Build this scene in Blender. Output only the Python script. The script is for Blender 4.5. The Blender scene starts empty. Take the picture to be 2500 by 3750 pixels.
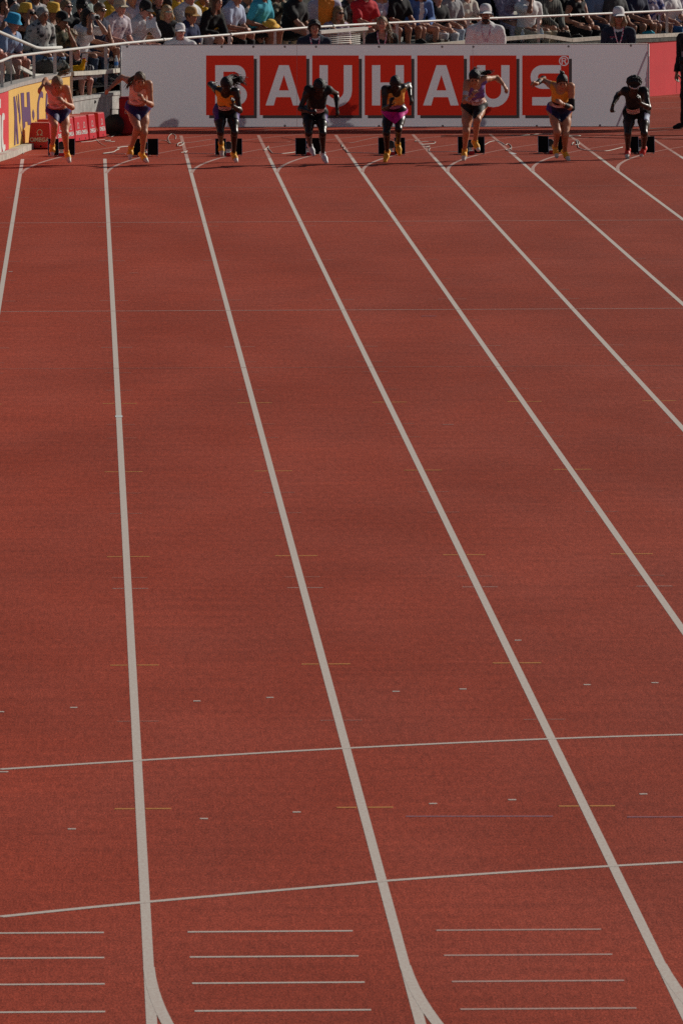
import bpy, math, random
import numpy as np
from mathutils import Vector, Matrix
random.seed(11)
SC = bpy.context.scene
COL = SC.collection

# ---------------------------------------------------------------- camera
CAMP = np.array([0.0, -141.656984, 5.65984266])
FPX = 34922.42                       # focal length in pixels of the 2500 x 3750 photograph
_yaw, _pit, _rol = 0.0266069073, 0.0770622227, -0.00329410434
def _axes():
    cy, sy, cp, sp = math.cos(_yaw), math.sin(_yaw), math.cos(_pit), math.sin(_pit)
    fwd = np.array([sy*cp, cy*cp, -sp]); right = np.array([cy, -sy, 0.0]); up = np.cross(right, fwd)
    c, s = math.cos(_rol), math.sin(_rol)
    return c*right + s*up, -s*right + c*up, fwd
CR, CU, CW = _axes()
cd = bpy.data.cameras.new('camera'); cam = bpy.data.objects.new('camera', cd); COL.objects.link(cam)
cd.sensor_fit = 'VERTICAL'; cd.sensor_height = 36.0; cd.sensor_width = 24.0
cd.lens = FPX/3750*36.0
cd.clip_start = 1.0; cd.clip_end = 2000.0
cam.matrix_world = Matrix(((CR[0], CU[0], -CW[0], CAMP[0]), (CR[1], CU[1], -CW[1], CAMP[1]),
                           (CR[2], CU[2], -CW[2], CAMP[2]), (0, 0, 0, 1)))
cd.dof.use_dof = True; cd.dof.focus_distance = 143.0; cd.dof.aperture_fstop = 45.0
SC.camera = cam

# ---------------------------------------------------------------- light
SUN_EL, SUN_AZ = math.radians(28.0), math.radians(54.0)      # azimuth measured from +Y towards +X
SUND = Vector((math.sin(SUN_AZ)*math.cos(SUN_EL), math.cos(SUN_AZ)*math.cos(SUN_EL), math.sin(SUN_EL)))
world = bpy.data.worlds.new('World'); SC.world = world; world.use_nodes = True
wn = world.node_tree.nodes; wl = world.node_tree.links
for n in list(wn): wn.remove(n)
sky = wn.new('ShaderNodeTexSky'); sky.sky_type = 'NISHITA'; sky.sun_disc = False
sky.sun_elevation = SUN_EL; sky.sun_rotation = SUN_AZ
bg = wn.new('ShaderNodeBackground'); bg.inputs['Strength'].default_value = 0.052
wo = wn.new('ShaderNodeOutputWorld')
wl.new(sky.outputs[0], bg.inputs['Color']); wl.new(bg.outputs[0], wo.inputs['Surface'])
sd = bpy.data.lights.new('sun', 'SUN'); sd.energy = 5.0; sd.angle = math.radians(0.53); sd.color = (1.0, 0.94, 0.85)
so = bpy.data.objects.new('sun', sd); COL.objects.link(so)
so.rotation_euler = SUND.to_track_quat('Z', 'Y').to_euler(); so.location = (20, 60, 40)
SC.view_settings.view_transform = 'Standard'; SC.view_settings.look = 'None'
SC.view_settings.exposure = -0.53; SC.view_settings.gamma = 1.0
SC.view_settings.use_curve_mapping = False
SC.render.engine = 'CYCLES'
SC.cycles.use_denoising = False
SC.cycles.max_bounces = 6

# ---------------------------------------------------------------- measuring helpers (pixel of the photograph -> place in the world)
def ray(u, v): return (u-1250.0)/FPX*CR - (v-1875.0)/FPX*CU + CW
def ground(u, v, z=0.0):
    d = ray(u, v); return CAMP + d*((z-CAMP[2])/d[2])
def aty(u, v, Y):
    d = ray(u, v); return CAMP + d*((Y-CAMP[1])/d[1])
def onplane(u, v, p, n):
    d = ray(u, v); return CAMP + d*(np.dot(np.asarray(p)-CAMP, n)/np.dot(d, n))
def proj(P):
    d = np.asarray(P, float)-CAMP; z = d@CW
    return 1250+FPX*(d@CR)/z, 1875-FPX*(d@CU)/z

# ---------------------------------------------------------------- materials
_M = {}
def mat(name, col, rough=0.6, spec=0.3, var=0.0, vscale=20.0, bump=0.0, bscale=60.0, trans=0.0, metal=0.0, col2=None, mode='noise', sheen=0.0, thr=None):
    key = (name, tuple(col), rough, spec, var, vscale, bump, trans, metal, col2, mode, thr)
    if key in _M: return _M[key]
    m = bpy.data.materials.new(name); m.use_nodes = True
    nt = m.node_tree; N = nt.nodes; L = nt.links
    b = N['Principled BSDF']
    b.inputs['Base Color'].default_value = (*col, 1); b.inputs['Roughness'].default_value = rough
    b.inputs['Specular IOR Level'].default_value = spec; b.inputs['Metallic'].default_value = metal
    if sheen: b.inputs['Sheen Weight'].default_value = sheen
    tc = N.new('ShaderNodeTexCoord')
    if var or col2:
        if mode == 'wave':
            t = N.new('ShaderNodeTexWave'); t.inputs['Scale'].default_value = vscale; t.inputs['Distortion'].default_value = 1.5
            t.bands_direction = 'Z'
        elif mode == 'wavex':
            t = N.new('ShaderNodeTexWave'); t.inputs['Scale'].default_value = vscale; t.inputs['Distortion'].default_value = 1.5
            t.bands_direction = 'X'
        else:
            t = N.new('ShaderNodeTexNoise'); t.inputs['Scale'].default_value = vscale; t.inputs['Detail'].default_value = 4
        L.new(tc.outputs['Object'], t.inputs['Vector'])
        r = N.new('ShaderNodeValToRGB')
        lo, hi = thr if thr else (0.3, 0.7)
        r.color_ramp.elements[0].position = lo; r.color_ramp.elements[1].position = hi
        c2 = col2 if col2 else tuple(c*(1-var) for c in col)
        c1 = col if col2 else tuple(min(1, c*(1+var)) for c in col)
        r.color_ramp.elements[0].color = (*c2, 1); r.color_ramp.elements[1].color = (*c1, 1)
        L.new(t.outputs[0] if mode != 'noise' else t.outputs['Fac'], r.inputs[0]); L.new(r.outputs[0], b.inputs['Base Color'])
    if bump:
        t2 = N.new('ShaderNodeTexNoise'); t2.inputs['Scale'].default_value = bscale; t2.inputs['Detail'].default_value = 5
        L.new(tc.outputs['Object'], t2.inputs['Vector'])
        bp = N.new('ShaderNodeBump'); bp.inputs['Strength'].default_value = bump; bp.inputs['Distance'].default_value = 0.02
        L.new(t2.outputs['Fac'], bp.inputs['Height']); L.new(bp.outputs[0], b.inputs['Normal'])
    if trans:
        out = [n for n in N if n.type == 'OUTPUT_MATERIAL'][0]
        tr = N.new('ShaderNodeBsdfTranslucent'); tr.inputs['Color'].default_value = (*[c*.85 for c in col], 1)
        mx = N.new('ShaderNodeMixShader'); mx.inputs[0].default_value = trans
        L.new(b.outputs[0], mx.inputs[1]); L.new(tr.outputs[0], mx.inputs[2]); L.new(mx.outputs[0], out.inputs['Surface'])
    _M[key] = m
    return m

# ---------------------------------------------------------------- mesh helpers
def worigin(o):
    p = np.zeros(3)
    while o is not None:
        p += np.array(o.location); o = o.parent
    return p
def tag(o, label=None, cat=None, group=None, kind=None):
    if label: o['label'] = label
    if cat: o['category'] = cat
    if group: o['group'] = group
    if kind: o['kind'] = kind
    return o
def thing(name, label, cat, loc=(0, 0, 0), group=None):
    o = bpy.data.objects.new(name, None); COL.objects.link(o); o.location = tuple(float(x) for x in loc)
    o.empty_display_size = 0.1
    return tag(o, label, cat, group)
def mk(name, V, F, mats, parent=None, smooth=False, midx=None, loc=None):
    """one mesh object from world-space vertices"""
    V = np.asarray(V, float).reshape(-1, 3)
    if parent is not None: org = worigin(parent); l = None
    else:
        org = np.array(loc, float) if loc is not None else np.zeros(3); l = org
    me = bpy.data.meshes.new(name)
    if isinstance(F, np.ndarray):
        nf, k = F.shape
        me.vertices.add(len(V)); me.vertices.foreach_set('co', (V-org).astype(np.float32).ravel())
        me.loops.add(nf*k); me.loops.foreach_set('vertex_index', F.astype(np.int32).ravel())
        me.polygons.add(nf); me.polygons.foreach_set('loop_start', np.arange(0, nf*k, k, dtype=np.int32))
        me.update(calc_edges=True)
    else:
        me.from_pydata([tuple(x) for x in (V-org)], [], F)
    if not isinstance(mats, (list, tuple)): mats = [mats]
    for m in mats: me.materials.append(m)
    if midx is not None: me.polygons.foreach_set('material_index', np.asarray(midx, np.int32))
    if smooth: me.polygons.foreach_set('use_smooth', np.ones(len(me.polygons), bool))
    me.update()
    o = bpy.data.objects.new(name, me); COL.objects.link(o)
    if parent is not None: o.parent = parent
    if l is not None: o.location = tuple(l)
    return o
class MB:
    """gathers shapes for ONE mesh"""
    def __init__(s): s.V = []; s.F = []
    def add(s, V, F):
        b = len(s.V); s.V += [tuple(map(float, v)) for v in V]; s.F += [tuple(b+i for i in f) for f in F]; return s
    def box(s, c, d, R=None, taper=(1, 1), bev=0.0):
        """centre c, full sizes d, axes R rows (x,y,z); taper scales the top in x,y"""
        c = np.asarray(c, float); h = np.asarray(d, float)/2
        R = np.eye(3) if R is None else np.asarray(R, float)
        if bev <= 0:
            V = []
            for z in (-1, 1):
                tx, ty = taper if z > 0 else (1, 1)
                for x, y in ((-1, -1), (1, -1), (1, 1), (-1, 1)):
                    V.append(c + x*h[0]*tx*R[0] + y*h[1]*ty*R[1] + z*h[2]*R[2])
            return s.add(V, [(3, 2, 1, 0), (4, 5, 6, 7), (0, 1, 5, 4), (1, 2, 6, 5), (2, 3, 7, 6), (3, 0, 4, 7)])
        V = []; lev = [(-1, 1), (-1, 0), (1, 0), (1, 1)]
        for z, ins in lev:
            tx, ty = taper if z > 0 else (1, 1)
            zz = z*(h[2]-(bev if not ins else 0)) if True else 0
            for x, y in ((-1, -1), (1, -1), (1, 1), (-1, 1)):
                ex = h[0]*tx-(bev if ins else 0); ey = h[1]*ty-(bev if ins else 0)
                V.append(c + x*ex*R[0] + y*ey*R[1] + zz*R[2])
        F = [(3, 2, 1, 0), (12, 13, 14, 15)]
        for l in range(3):
            for i in range(4):
                a = l*4+i; b2 = l*4+(i+1) % 4; F.append((a, b2, b2+4, a+4))
        return s.add(V, F)
    def tube(s, pts, r, n=8, cap=True):
        pts = [np.asarray(p, float) for p in pts]; rr = r if isinstance(r, (list, tuple)) else [r]*len(pts)
        V = []; F = []; prev = None
        for i, p in enumerate(pts):
            t = pts[min(i+1, len(pts)-1)]-pts[max(i-1, 0)]; t = t/(np.linalg.norm(t)+1e-9)
            if prev is None:
                q = np.array([0, 0, 1.0]) if abs(t[2]) < 0.9 else np.array([1.0, 0, 0])
            else: q = prev
            x = np.cross(q, t); x /= np.linalg.norm(x)+1e-9; y = np.cross(t, x); prev = y
            for k in range(n):
                a = 2*math.pi*k/n; V.append(p+rr[i]*(math.cos(a)*x+math.sin(a)*y))
        for i in range(len(pts)-1):
            for k in range(n):
                F.append((i*n+k, i*n+(k+1) % n, (i+1)*n+(k+1) % n, (i+1)*n+k))
        if cap:
            F.append(tuple(range(n-1, -1, -1))); F.append(tuple((len(pts)-1)*n+k for k in range(n)))
        return s.add(V, F)
    def lathe(s, c, prof, ax=(0, 0, 1), n=20, xdir=None):
        ax = np.asarray(ax, float); ax /= np.linalg.norm(ax)
        q = np.array([1.0, 0, 0]) if abs(ax[0]) < 0.9 else np.array([0, 1.0, 0])
        if xdir is not None: q = np.asarray(xdir, float)
        y = np.cross(ax, q); y /= np.linalg.norm(y); x = np.cross(y, ax)
        V = []; F = []
        for r, h in prof:
            for k in range(n):
                a = 2*math.pi*k/n; V.append(np.asarray(c)+h*ax+r*(math.cos(a)*x+math.sin(a)*y))
        for i in range(len(prof)-1):
            for k in range(n): F.append((i*n+k, i*n+(k+1) % n, (i+1)*n+(k+1) % n, (i+1)*n+k))
        return s.add(V, F)
    def build(s, name, m, parent=None, smooth=False, loc=None):
        return mk(name, s.V, s.F, m, parent, smooth, loc=loc)
def copy_tree(o, parent=None):
    c = o.copy(); COL.objects.link(c); c.parent = parent
    for ch in [x for x in SC.objects if x.parent == o]: copy_tree(ch, c)
    return c
_kids = {}
def unit(v): v = np.asarray(v, float); return v/(np.linalg.norm(v)+1e-12)
def smoothpath(P, n=6):
    P = [np.asarray(p, float) for p in P]; out = []
    for i in range(len(P)-1):
        p0 = P[max(i-1, 0)]; p1 = P[i]; p2 = P[i+1]; p3 = P[min(i+2, len(P)-1)]
        for k in range(n):
            t = k/n
            out.append(0.5*((2*p1)+(-p0+p2)*t+(2*p0-5*p1+4*p2-p3)*t*t+(-p0+3*p1-3*p2+p3)*t**3))
    out.append(P[-1]); return out
def ribbon2d(P, hw, closed=False):
    """outline polygon of a stroke of half width hw along 2-D path P"""
    P = [np.asarray(p, float) for p in P]; L = []; R = []
    n = len(P)
    for i in range(n):
        if closed: a, b = P[(i-1) % n], P[(i+1) % n]
        else: a, b = P[max(i-1, 0)], P[min(i+1, n-1)]
        t = unit(b-a); nn = np.array([-t[1], t[0]]); L.append(P[i]+hw*nn); R.append(P[i]-hw*nn)
    return L, R
def fill2d(loops):
    """triangulate even-odd loops of 2-D points -> (verts2d, faces)"""
    cu = bpy.data.curves.new('tmp', 'CURVE'); cu.dimensions = '2D'; cu.fill_mode = 'BOTH'
    for lp in loops:
        sp = cu.splines.new('POLY'); sp.points.add(len(lp)-1)
        for i, p in enumerate(lp): sp.points[i].co = (float(p[0]), float(p[1]), 0, 1)
        sp.use_cyclic_u = True
    ob = bpy.data.objects.new('tmp', cu)
    me = bpy.data.meshes.new_from_object(ob)
    V = [(v.co.x, v.co.y) for v in me.vertices]; F = [tuple(p.vertices) for p in me.polygons]
    bpy.data.objects.remove(ob); bpy.data.curves.remove(cu); bpy.data.meshes.remove(me)
    return V, F
def text2d(body, size=1.0, bold=0.0):
    cu = bpy.data.curves.new('tmp', 'FONT'); cu.body = body; cu.size = size; cu.align_x = 'CENTER'; cu.offset = bold
    cu.resolution_u = 4
    ob = bpy.data.objects.new('tmp', cu); me = bpy.data.meshes.new_from_object(ob)
    V = [(v.co.x, v.co.y) for v in me.vertices]; F = [tuple(p.vertices) for p in me.polygons]
    bpy.data.objects.remove(ob); bpy.data.curves.remove(cu); bpy.data.meshes.remove(me)
    return V, F
def arc(cx, cy, r, a0, a1, n=10):
    return [(cx+r*math.cos(math.radians(a0+(a1-a0)*i/n)), cy+r*math.sin(math.radians(a0+(a1-a0)*i/n))) for i in range(n+1)]
# ---------------------------------------------------------------- organic surfaces: distance fields meshed by surface nets
FAR = 0.10
class Field:
    def __init__(s, lo, hi, h):
        s.h = h; s.lo = np.asarray(lo, float)-2.5*h; n = np.ceil((np.asarray(hi)+2.5*h-s.lo)/h).astype(int)+1
        s.n = n; s.ax = [s.lo[i]+h*np.arange(n[i]) for i in range(3)]
    def grid(s): return s.ax[0][:, None, None], s.ax[1][None, :, None], s.ax[2][None, None, :]
    def union(s, prims, e=0.0, D=None):
        if D is None: D = np.full(s.n, FAR, np.float32)
        for p in prims:
            b0, b1 = bounds(p); m = FAR+e
            i0 = np.clip(np.floor((b0-m-s.lo)/s.h).astype(int), 0, s.n); i1 = np.clip(np.ceil((b1+m-s.lo)/s.h).astype(int)+1, 0, s.n)
            if np.any(i1 <= i0): continue
            X = s.ax[0][i0[0]:i1[0]][:, None, None]; Y = s.ax[1][i0[1]:i1[1]][None, :, None]; Z = s.ax[2][i0[2]:i1[2]][None, None, :]
            d = (evalp(p, X, Y, Z)-e).astype(np.float32)
            sl = D[i0[0]:i1[0], i0[1]:i1[1], i0[2]:i1[2]]; k = p.get('k', 0.02)
            if p.get('sub'):
                q = -d; hh = np.maximum(k-np.abs(sl-q), 0)/k; sl[...] = np.maximum(sl, q)+hh*hh*k*0.25
            else:
                hh = np.maximum(k-np.abs(sl-d), 0)/k; sl[...] = np.minimum(sl, d)-hh*hh*k*0.25
        return D
def bounds(p):
    if p['t'] == 'cap' or p['t'] == 'ecap':
        r = max(p['r0'], p['r1']); return np.minimum(p['p0'], p['p1'])-r, np.maximum(p['p0'], p['p1'])+r
    r = max(p['r']); return p['c']-r, p['c']+r
def evalp(p, X, Y, Z):
    if p['t'] == 'ell':
        c, A, r = p['c'], p['A'], p['r']; x, y, z = X-c[0], Y-c[1], Z-c[2]
        k0 = 0; k1 = 0
        for i in range(3):
            q = (x*A[i][0]+y*A[i][1]+z*A[i][2])/r[i]; k0 = k0+q*q; k1 = k1+(q/r[i])**2
        k0 = np.sqrt(k0); k1 = np.sqrt(k1)+1e-6
        return k0*(k0-1)/k1
    p0, p1 = p['p0'], p['p1']; a = p1-p0; L2 = float(a@a)+1e-9
    x, y, z = X-p0[0], Y-p0[1], Z-p0[2]
    if p['t'] == 'ecap':
        n = p['n']; f = p['f']; vn = (x*n[0]+y*n[1]+z*n[2])*(f-1)
        x = x+n[0]*vn; y = y+n[1]*vn; z = z+n[2]*vn
    t = np.clip((x*a[0]+y*a[1]+z*a[2])/L2, 0, 1)
    x = x-t*a[0]; y = y-t*a[1]; z = z-t*a[2]
    d = np.sqrt(x*x+y*y+z*z)-(p['r0']+t*(p['r1']-p['r0']))
    return d/p.get('f', 1.0)**0.5 if p['t'] == 'ecap' else d
def cap(p0, p1, r0, r1=None, tag='', k=0.02, **kw):
    return dict(t='cap', p0=np.asarray(p0, float), p1=np.asarray(p1, float), r0=r0, r1=r0 if r1 is None else r1, tag=tag, k=k, **kw)
def ecap(p0, p1, r0, r1, n, f, tag='', k=0.03, **kw):
    return dict(t='ecap', p0=np.asarray(p0, float), p1=np.asarray(p1, float), r0=r0, r1=r1, n=unit(n), f=f, tag=tag, k=k, **kw)
def ell(c, A, r, tag='', k=0.02, **kw):
    return dict(t='ell', c=np.asarray(c, float), A=[unit(a) for a in A], r=r, tag=tag, k=k, **kw)
_C = np.array([(0, 0, 0), (1, 0, 0), (0, 1, 0), (1, 1, 0), (0, 0, 1), (1, 0, 1), (0, 1, 1), (1, 1, 1)])
_E = [(0, 1), (2, 3), (4, 5), (6, 7), (0, 2), (1, 3), (4, 6), (5, 7), (0, 4), (1, 5), (2, 6), (3, 7)]
def nets(fl, D):
    S = D < 0
    n = np.array(D.shape)
    cnt = np.zeros(n-1, np.int8)
    for c in _C: cnt += S[c[0]:n[0]-1+c[0], c[1]:n[1]-1+c[1], c[2]:n[2]-1+c[2]]
    act = (cnt > 0) & (cnt < 8)
    idx = np.argwhere(act)
    if len(idx) == 0: return np.zeros((0, 3)), np.zeros((0, 4), int)
    val = np.stack([D[idx[:, 0]+c[0], idx[:, 1]+c[1], idx[:, 2]+c[2]] for c in _C], 1).astype(float)
    acc = np.zeros((len(idx), 3)); w = np.zeros(len(idx))
    for a, b in _E:
        va, vb = val[:, a], val[:, b]; m = (va < 0) != (vb < 0)
        t = np.where(m, va/np.where(m, va-vb, 1), 0)
        acc += np.where(m[:, None], _C[a]+t[:, None]*(_C[b]-_C[a]), 0); w += m
    V = fl.lo+fl.h*(idx+acc/w[:, None])
    vid = np.full(n-1, -1, np.int64); vid[act] = np.arange(len(idx))
    quads = []
    for ax in range(3):
        o1, o2 = [(1, 2), (2, 0), (0, 1)][ax]
        A = S; B = np.roll(S, -1, ax)
        m = A != B
        sl = [slice(1, n[i]-1) for i in range(3)]; sl[ax] = slice(0, n[ax]-1)
        mm = np.zeros_like(m); mm[tuple(sl)] = m[tuple(sl)]
        e = np.argwhere(mm)
        if len(e) == 0: continue
        def g(d1, d2):
            q = e.copy(); q[:, o1] -= d1; q[:, o2] -= d2; return vid[q[:, 0], q[:, 1], q[:, 2]]
        q = np.stack([g(1, 1), g(0, 1), g(0, 0), g(1, 0)], 1)
        fl_ = ~S[e[:, 0], e[:, 1], e[:, 2]]
        q[fl_] = q[fl_][:, ::-1]
        quads.append(q)
    return V, np.concatenate(quads)
def wrinkle(fl, amp, scale, seed):
    r = np.random.default_rng(seed); X, Y, Z = fl.grid(); W = 0
    for i in range(5):
        k = unit(r.normal(size=3))*scale*(0.7+0.5*i); ph = r.uniform(0, 6.28)
        W = W+np.sin(X*k[0]+Y*k[1]+Z*k[2]+ph)/(1+0.5*i)
    return (W*amp).astype(np.float32)
def surf(name, fl, D, mats, parent, matf=None, loc=None):
    V, F = nets(fl, D)
    if len(F) == 0: return None
    mi = None
    if matf is not None: mi = matf(V[F].mean(1))
    return mk(name, V, F, mats, parent, True, mi, loc)

# ---------------------------------------------------------------- people
def frame_head(P, J, g, tag='head'):
    """head prims; J['head'] skull centre, J['hf'] facing, J['hu'] up"""
    c, f = np.asarray(J['head'], float), unit(J['hf']); u = np.asarray(J['hu'], float); u = unit(u-f*(u@f)); r = np.cross(f, u)
    J['hf'], J['hu'], J['hr'] = f, u, r
    A = [r, f, u]; s = J.get('hs', 1.0)
    def at(x, y, z): return c+s*(x*r+y*f+z*u)
    P += [ell(at(0, -.008, .022), A, (.074*s, .094*s, .088*s), tag, .01),
          ell(at(0, .026, -.045), A, (.057*s, .068*s, .074*s), tag, .03),
          cap(at(-.014, .068, -.098), at(.014, .068, -.098), .020*s, None, tag, .02),
          cap(at(0, .094, .014), at(0, .112, -.022), .008*s, .013*s, tag, .012),
          cap(at(-.032, .084, .03), at(.032, .084, .03), .012*s, None, tag, .012),
          cap(at(-.037, .066, -.022), at(-.034, .07, -.03), .024*s, None, tag, .015),
          cap(at(.037, .066, -.022), at(.034, .07, -.03), .024*s, None, tag, .015)]
    for sx in (-1, 1):
        P.append(dict(cap(at(sx*.031, .112, .008), at(sx*.033, .110, .008), .016*s, None, tag, .012), sub=True))
        P.append(cap(at(sx*.031, .083, .008), at(sx*.031, .084, .008), .013*s, None, tag, .004))
        P.append(ell(at(sx*.077, -.012, -.004), A, (.011*s, .024*s, .033*s), tag, .008))
    P.append(cap(at(-.017, .092, -.06), at(.017, .092, -.06), .009*s, None, tag, .008))
    P.append(cap(at(0, -.022, -.07), np.asarray(J['neck'], float), .050*s*g, .056*g, 'neck', .025))
    return at, s
def hand_prims(P, w, h, pn, side, curl=0.5, s=1.0, fr=0.0085, k=0.006):
    """hand at wrist w pointing along h, palm normal pn; side +1/-1 picks the thumb side; five fingers with knuckle bends"""
    h = unit(h); pn = unit(np.asarray(pn)-h*(np.asarray(pn)@h)); l = np.cross(h, pn)*side
    P.append(ecap(w+h*.008*s, w+h*.078*s, .030*s, .040*s, pn, 2.0, 'hand', .012))
    lens = (.068, .078, .073, .056)
    for i, x in enumerate((.030, .010, -.010, -.029)):
        b = w+s*(h*.078+l*x); L = lens[i]*s; a1, a2 = curl*.8, curl*1.8
        d1 = unit(h*math.cos(a1)+pn*math.sin(a1)+l*x*1.5); d2 = unit(h*math.cos(a2)+pn*math.sin(a2)+l*x*1.0)
        m = b+d1*L*.55
        P.append(cap(b-h*.01, m, fr*1.08*s, fr*s, 'hand', k)); P.append(cap(m, m+d2*L*.5, fr*s, fr*.82*s, 'hand', k))
    t0 = w+s*(h*.022+l*.022); td = unit(h*.65+l*.75+pn*.35*(1+curl)); t1 = t0+td*.045*s; td2 = unit(h*.95+l*.2+pn*.4*(.5+curl))
    P.append(cap(t0, t1, .013*s, fr*1.15*s, 'hand', .01)); P.append(cap(t1, t1+td2*.034*s, fr*1.1*s, fr*.9*s, 'hand', k))
def body_prims(J, fem=True, g=1.0, fr=0.0085, curlA=.5, curlB=.5):
    """J holds joints in world space; A is the figure's right side, B its left.  Returns prims."""
    P = []; a = unit(J['neck']-J['pelvis']); TL = np.linalg.norm(J['neck']-J['pelvis'])
    s = unit(J['shB']-J['shA']); n = unit(np.cross(s, a)); J['ta'], J['ts'], J['tn'] = a, s, n
    hs = unit(J['hipB']-J['hipA']); hn = unit(np.cross(hs, a))
    pv = J['pelvis']; q = lambda t, d=0.0: pv+a*TL*t+n*d
    cw = .128 if fem else .148
    P.append(ecap(q(.55), q(.82), cw*.93*g, cw*1.06*g, n, 1.38, 'torso', .04))
    P.append(ecap(q(.12), q(.58), (.118 if fem else .135)*g, (.108 if fem else .136)*g, n, 1.35, 'torso', .05))
    P.append(ecap(J['hipA']+a*.02, J['hipB']+a*.02, .098*g, .098*g, hn, 1.15, 'pelvis', .04))
    for h, k_, ank, toe, sd in ((J['hipA'], J['kneeA'], J['ankA'], J['toeA'], -1), (J['hipB'], J['kneeB'], J['ankB'], J['toeB'], 1)):
        td = unit(k_-h)
        P.append(cap(h-hn*.045-td*.03, h-hn*.04+td*.06, .082*g, .07*g, 'pelvis', .04))
        P.append(cap(h, h+(k_-h)*.55, .086*g, .073*g, 'thigh', .035)); P.append(cap(h+(k_-h)*.5, k_, .074*g, .050*g, 'thigh', .03))
        sh = unit(ank-k_); back = unit(np.cross(np.cross(sh, unit(toe-ank)), sh))*-1
        P.append(cap(k_, ank, .048*g, .030*g, 'shin', .025))
        lt = unit(np.cross(sh, back))
        for sx in (-1, 1): P.append(cap(k_+(ank-k_)*.14+back*.018+lt*sx*.018, k_+(ank-k_)*.46+back*.016+lt*sx*.014, .036*g, .028*g, 'shin', .018))
        P.append(cap(k_+n*.008, k_+n*.012, .042*g, None, 'shin', .015))
        fr_n = unit(np.cross(np.cross(td, n), td)); lat = unit(np.cross(td, fr_n))
        for sx in (-1, 1): P.append(cap(h+(k_-h)*.42+fr_n*.030+lat*sx*.026, h+(k_-h)*.80+fr_n*.020+lat*sx*.024, .047*g, .034*g, 'thigh', .014))
        fd = unit(toe-ank); heel = ank+sh*.035-unit(fd-sh*(fd@sh))*.035
        P.append(cap(ank, heel, .030*g, .030*g, 'foot', .02)); P.append(cap(heel, ank+(toe-ank)*.62+sh*.01, .030*g, .034*g, 'foot', .02))
        P.append(cap(ank+(toe-ank)*.5, toe, .032*g, .022*g, 'foot', .02))
    P.append(cap(J['shA'], J['shB'], .047*g, None, 'torso', .04))
    P.append(cap(J['neck']+a*.03-n*.02, J['shA']*.75+J['neck']*.25, .045*g, .042*g, 'torso', .05))
    P.append(cap(J['neck']+a*.03-n*.02, J['shB']*.75+J['neck']*.25, .045*g, .042*g, 'torso', .05))
    if fem:
        for sx in (-1, 1): P.append(cap(q(.66, .075*g)+s*sx*.062, q(.70, .06*g)+s*sx*.062, .052*g, .045*g, 'torso', .04))
    else: P.append(cap(q(.78, .05*g)-s*.07, q(.78, .05*g)+s*.07, .07*g, None, 'torso', .05))
    for sh, el, wr, hd, pn, sd, cu in ((J['shA'], J['elA'], J['wrA'], J['hdA'], J['pnA'], -1, curlA), (J['shB'], J['elB'], J['wrB'], J['hdB'], J['pnB'], 1, curlB)):
        P.append(cap(sh, sh+(el-sh)*.28, .057*g, .050*g, 'uarm', .03)); P.append(cap(sh+(el-sh)*.2, el, .047*g, .036*g, 'uarm', .025))
        P.append(cap(el, el+(wr-el)*.35, .037*g, .039*g, 'farm', .02)); P.append(cap(el+(wr-el)*.3, wr, .039*g, .025*g, 'farm', .02))
        hand_prims(P, wr, hd, pn, sd, cu, g, fr)
    at, hs_ = frame_head(P, J, 1.0 if fem else 1.12)
    J['at'], J['hs_'] = at, hs_
    return P
def shoe_prims(ank, toe, shin, g=1.0):
    fd = unit(toe-ank); sh = unit(shin); f2 = unit(fd-sh*(fd@sh)); heel = ank+sh*.04-f2*.04
    return [cap(ank-sh*.012, heel, .036*g, .035*g, '', .02), cap(heel, ank+(toe-ank)*.6+sh*.012, .034*g, .038*g, '', .02), cap(ank+(toe-ank)*.5+sh*.005, toe+fd*.012, .037*g, .025*g, '', .02)]
def lo_hi(P):
    b = [bounds(p) for p in P]; return np.min([x[0] for x in b], 0), np.max([x[1] for x in b], 0)
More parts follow.
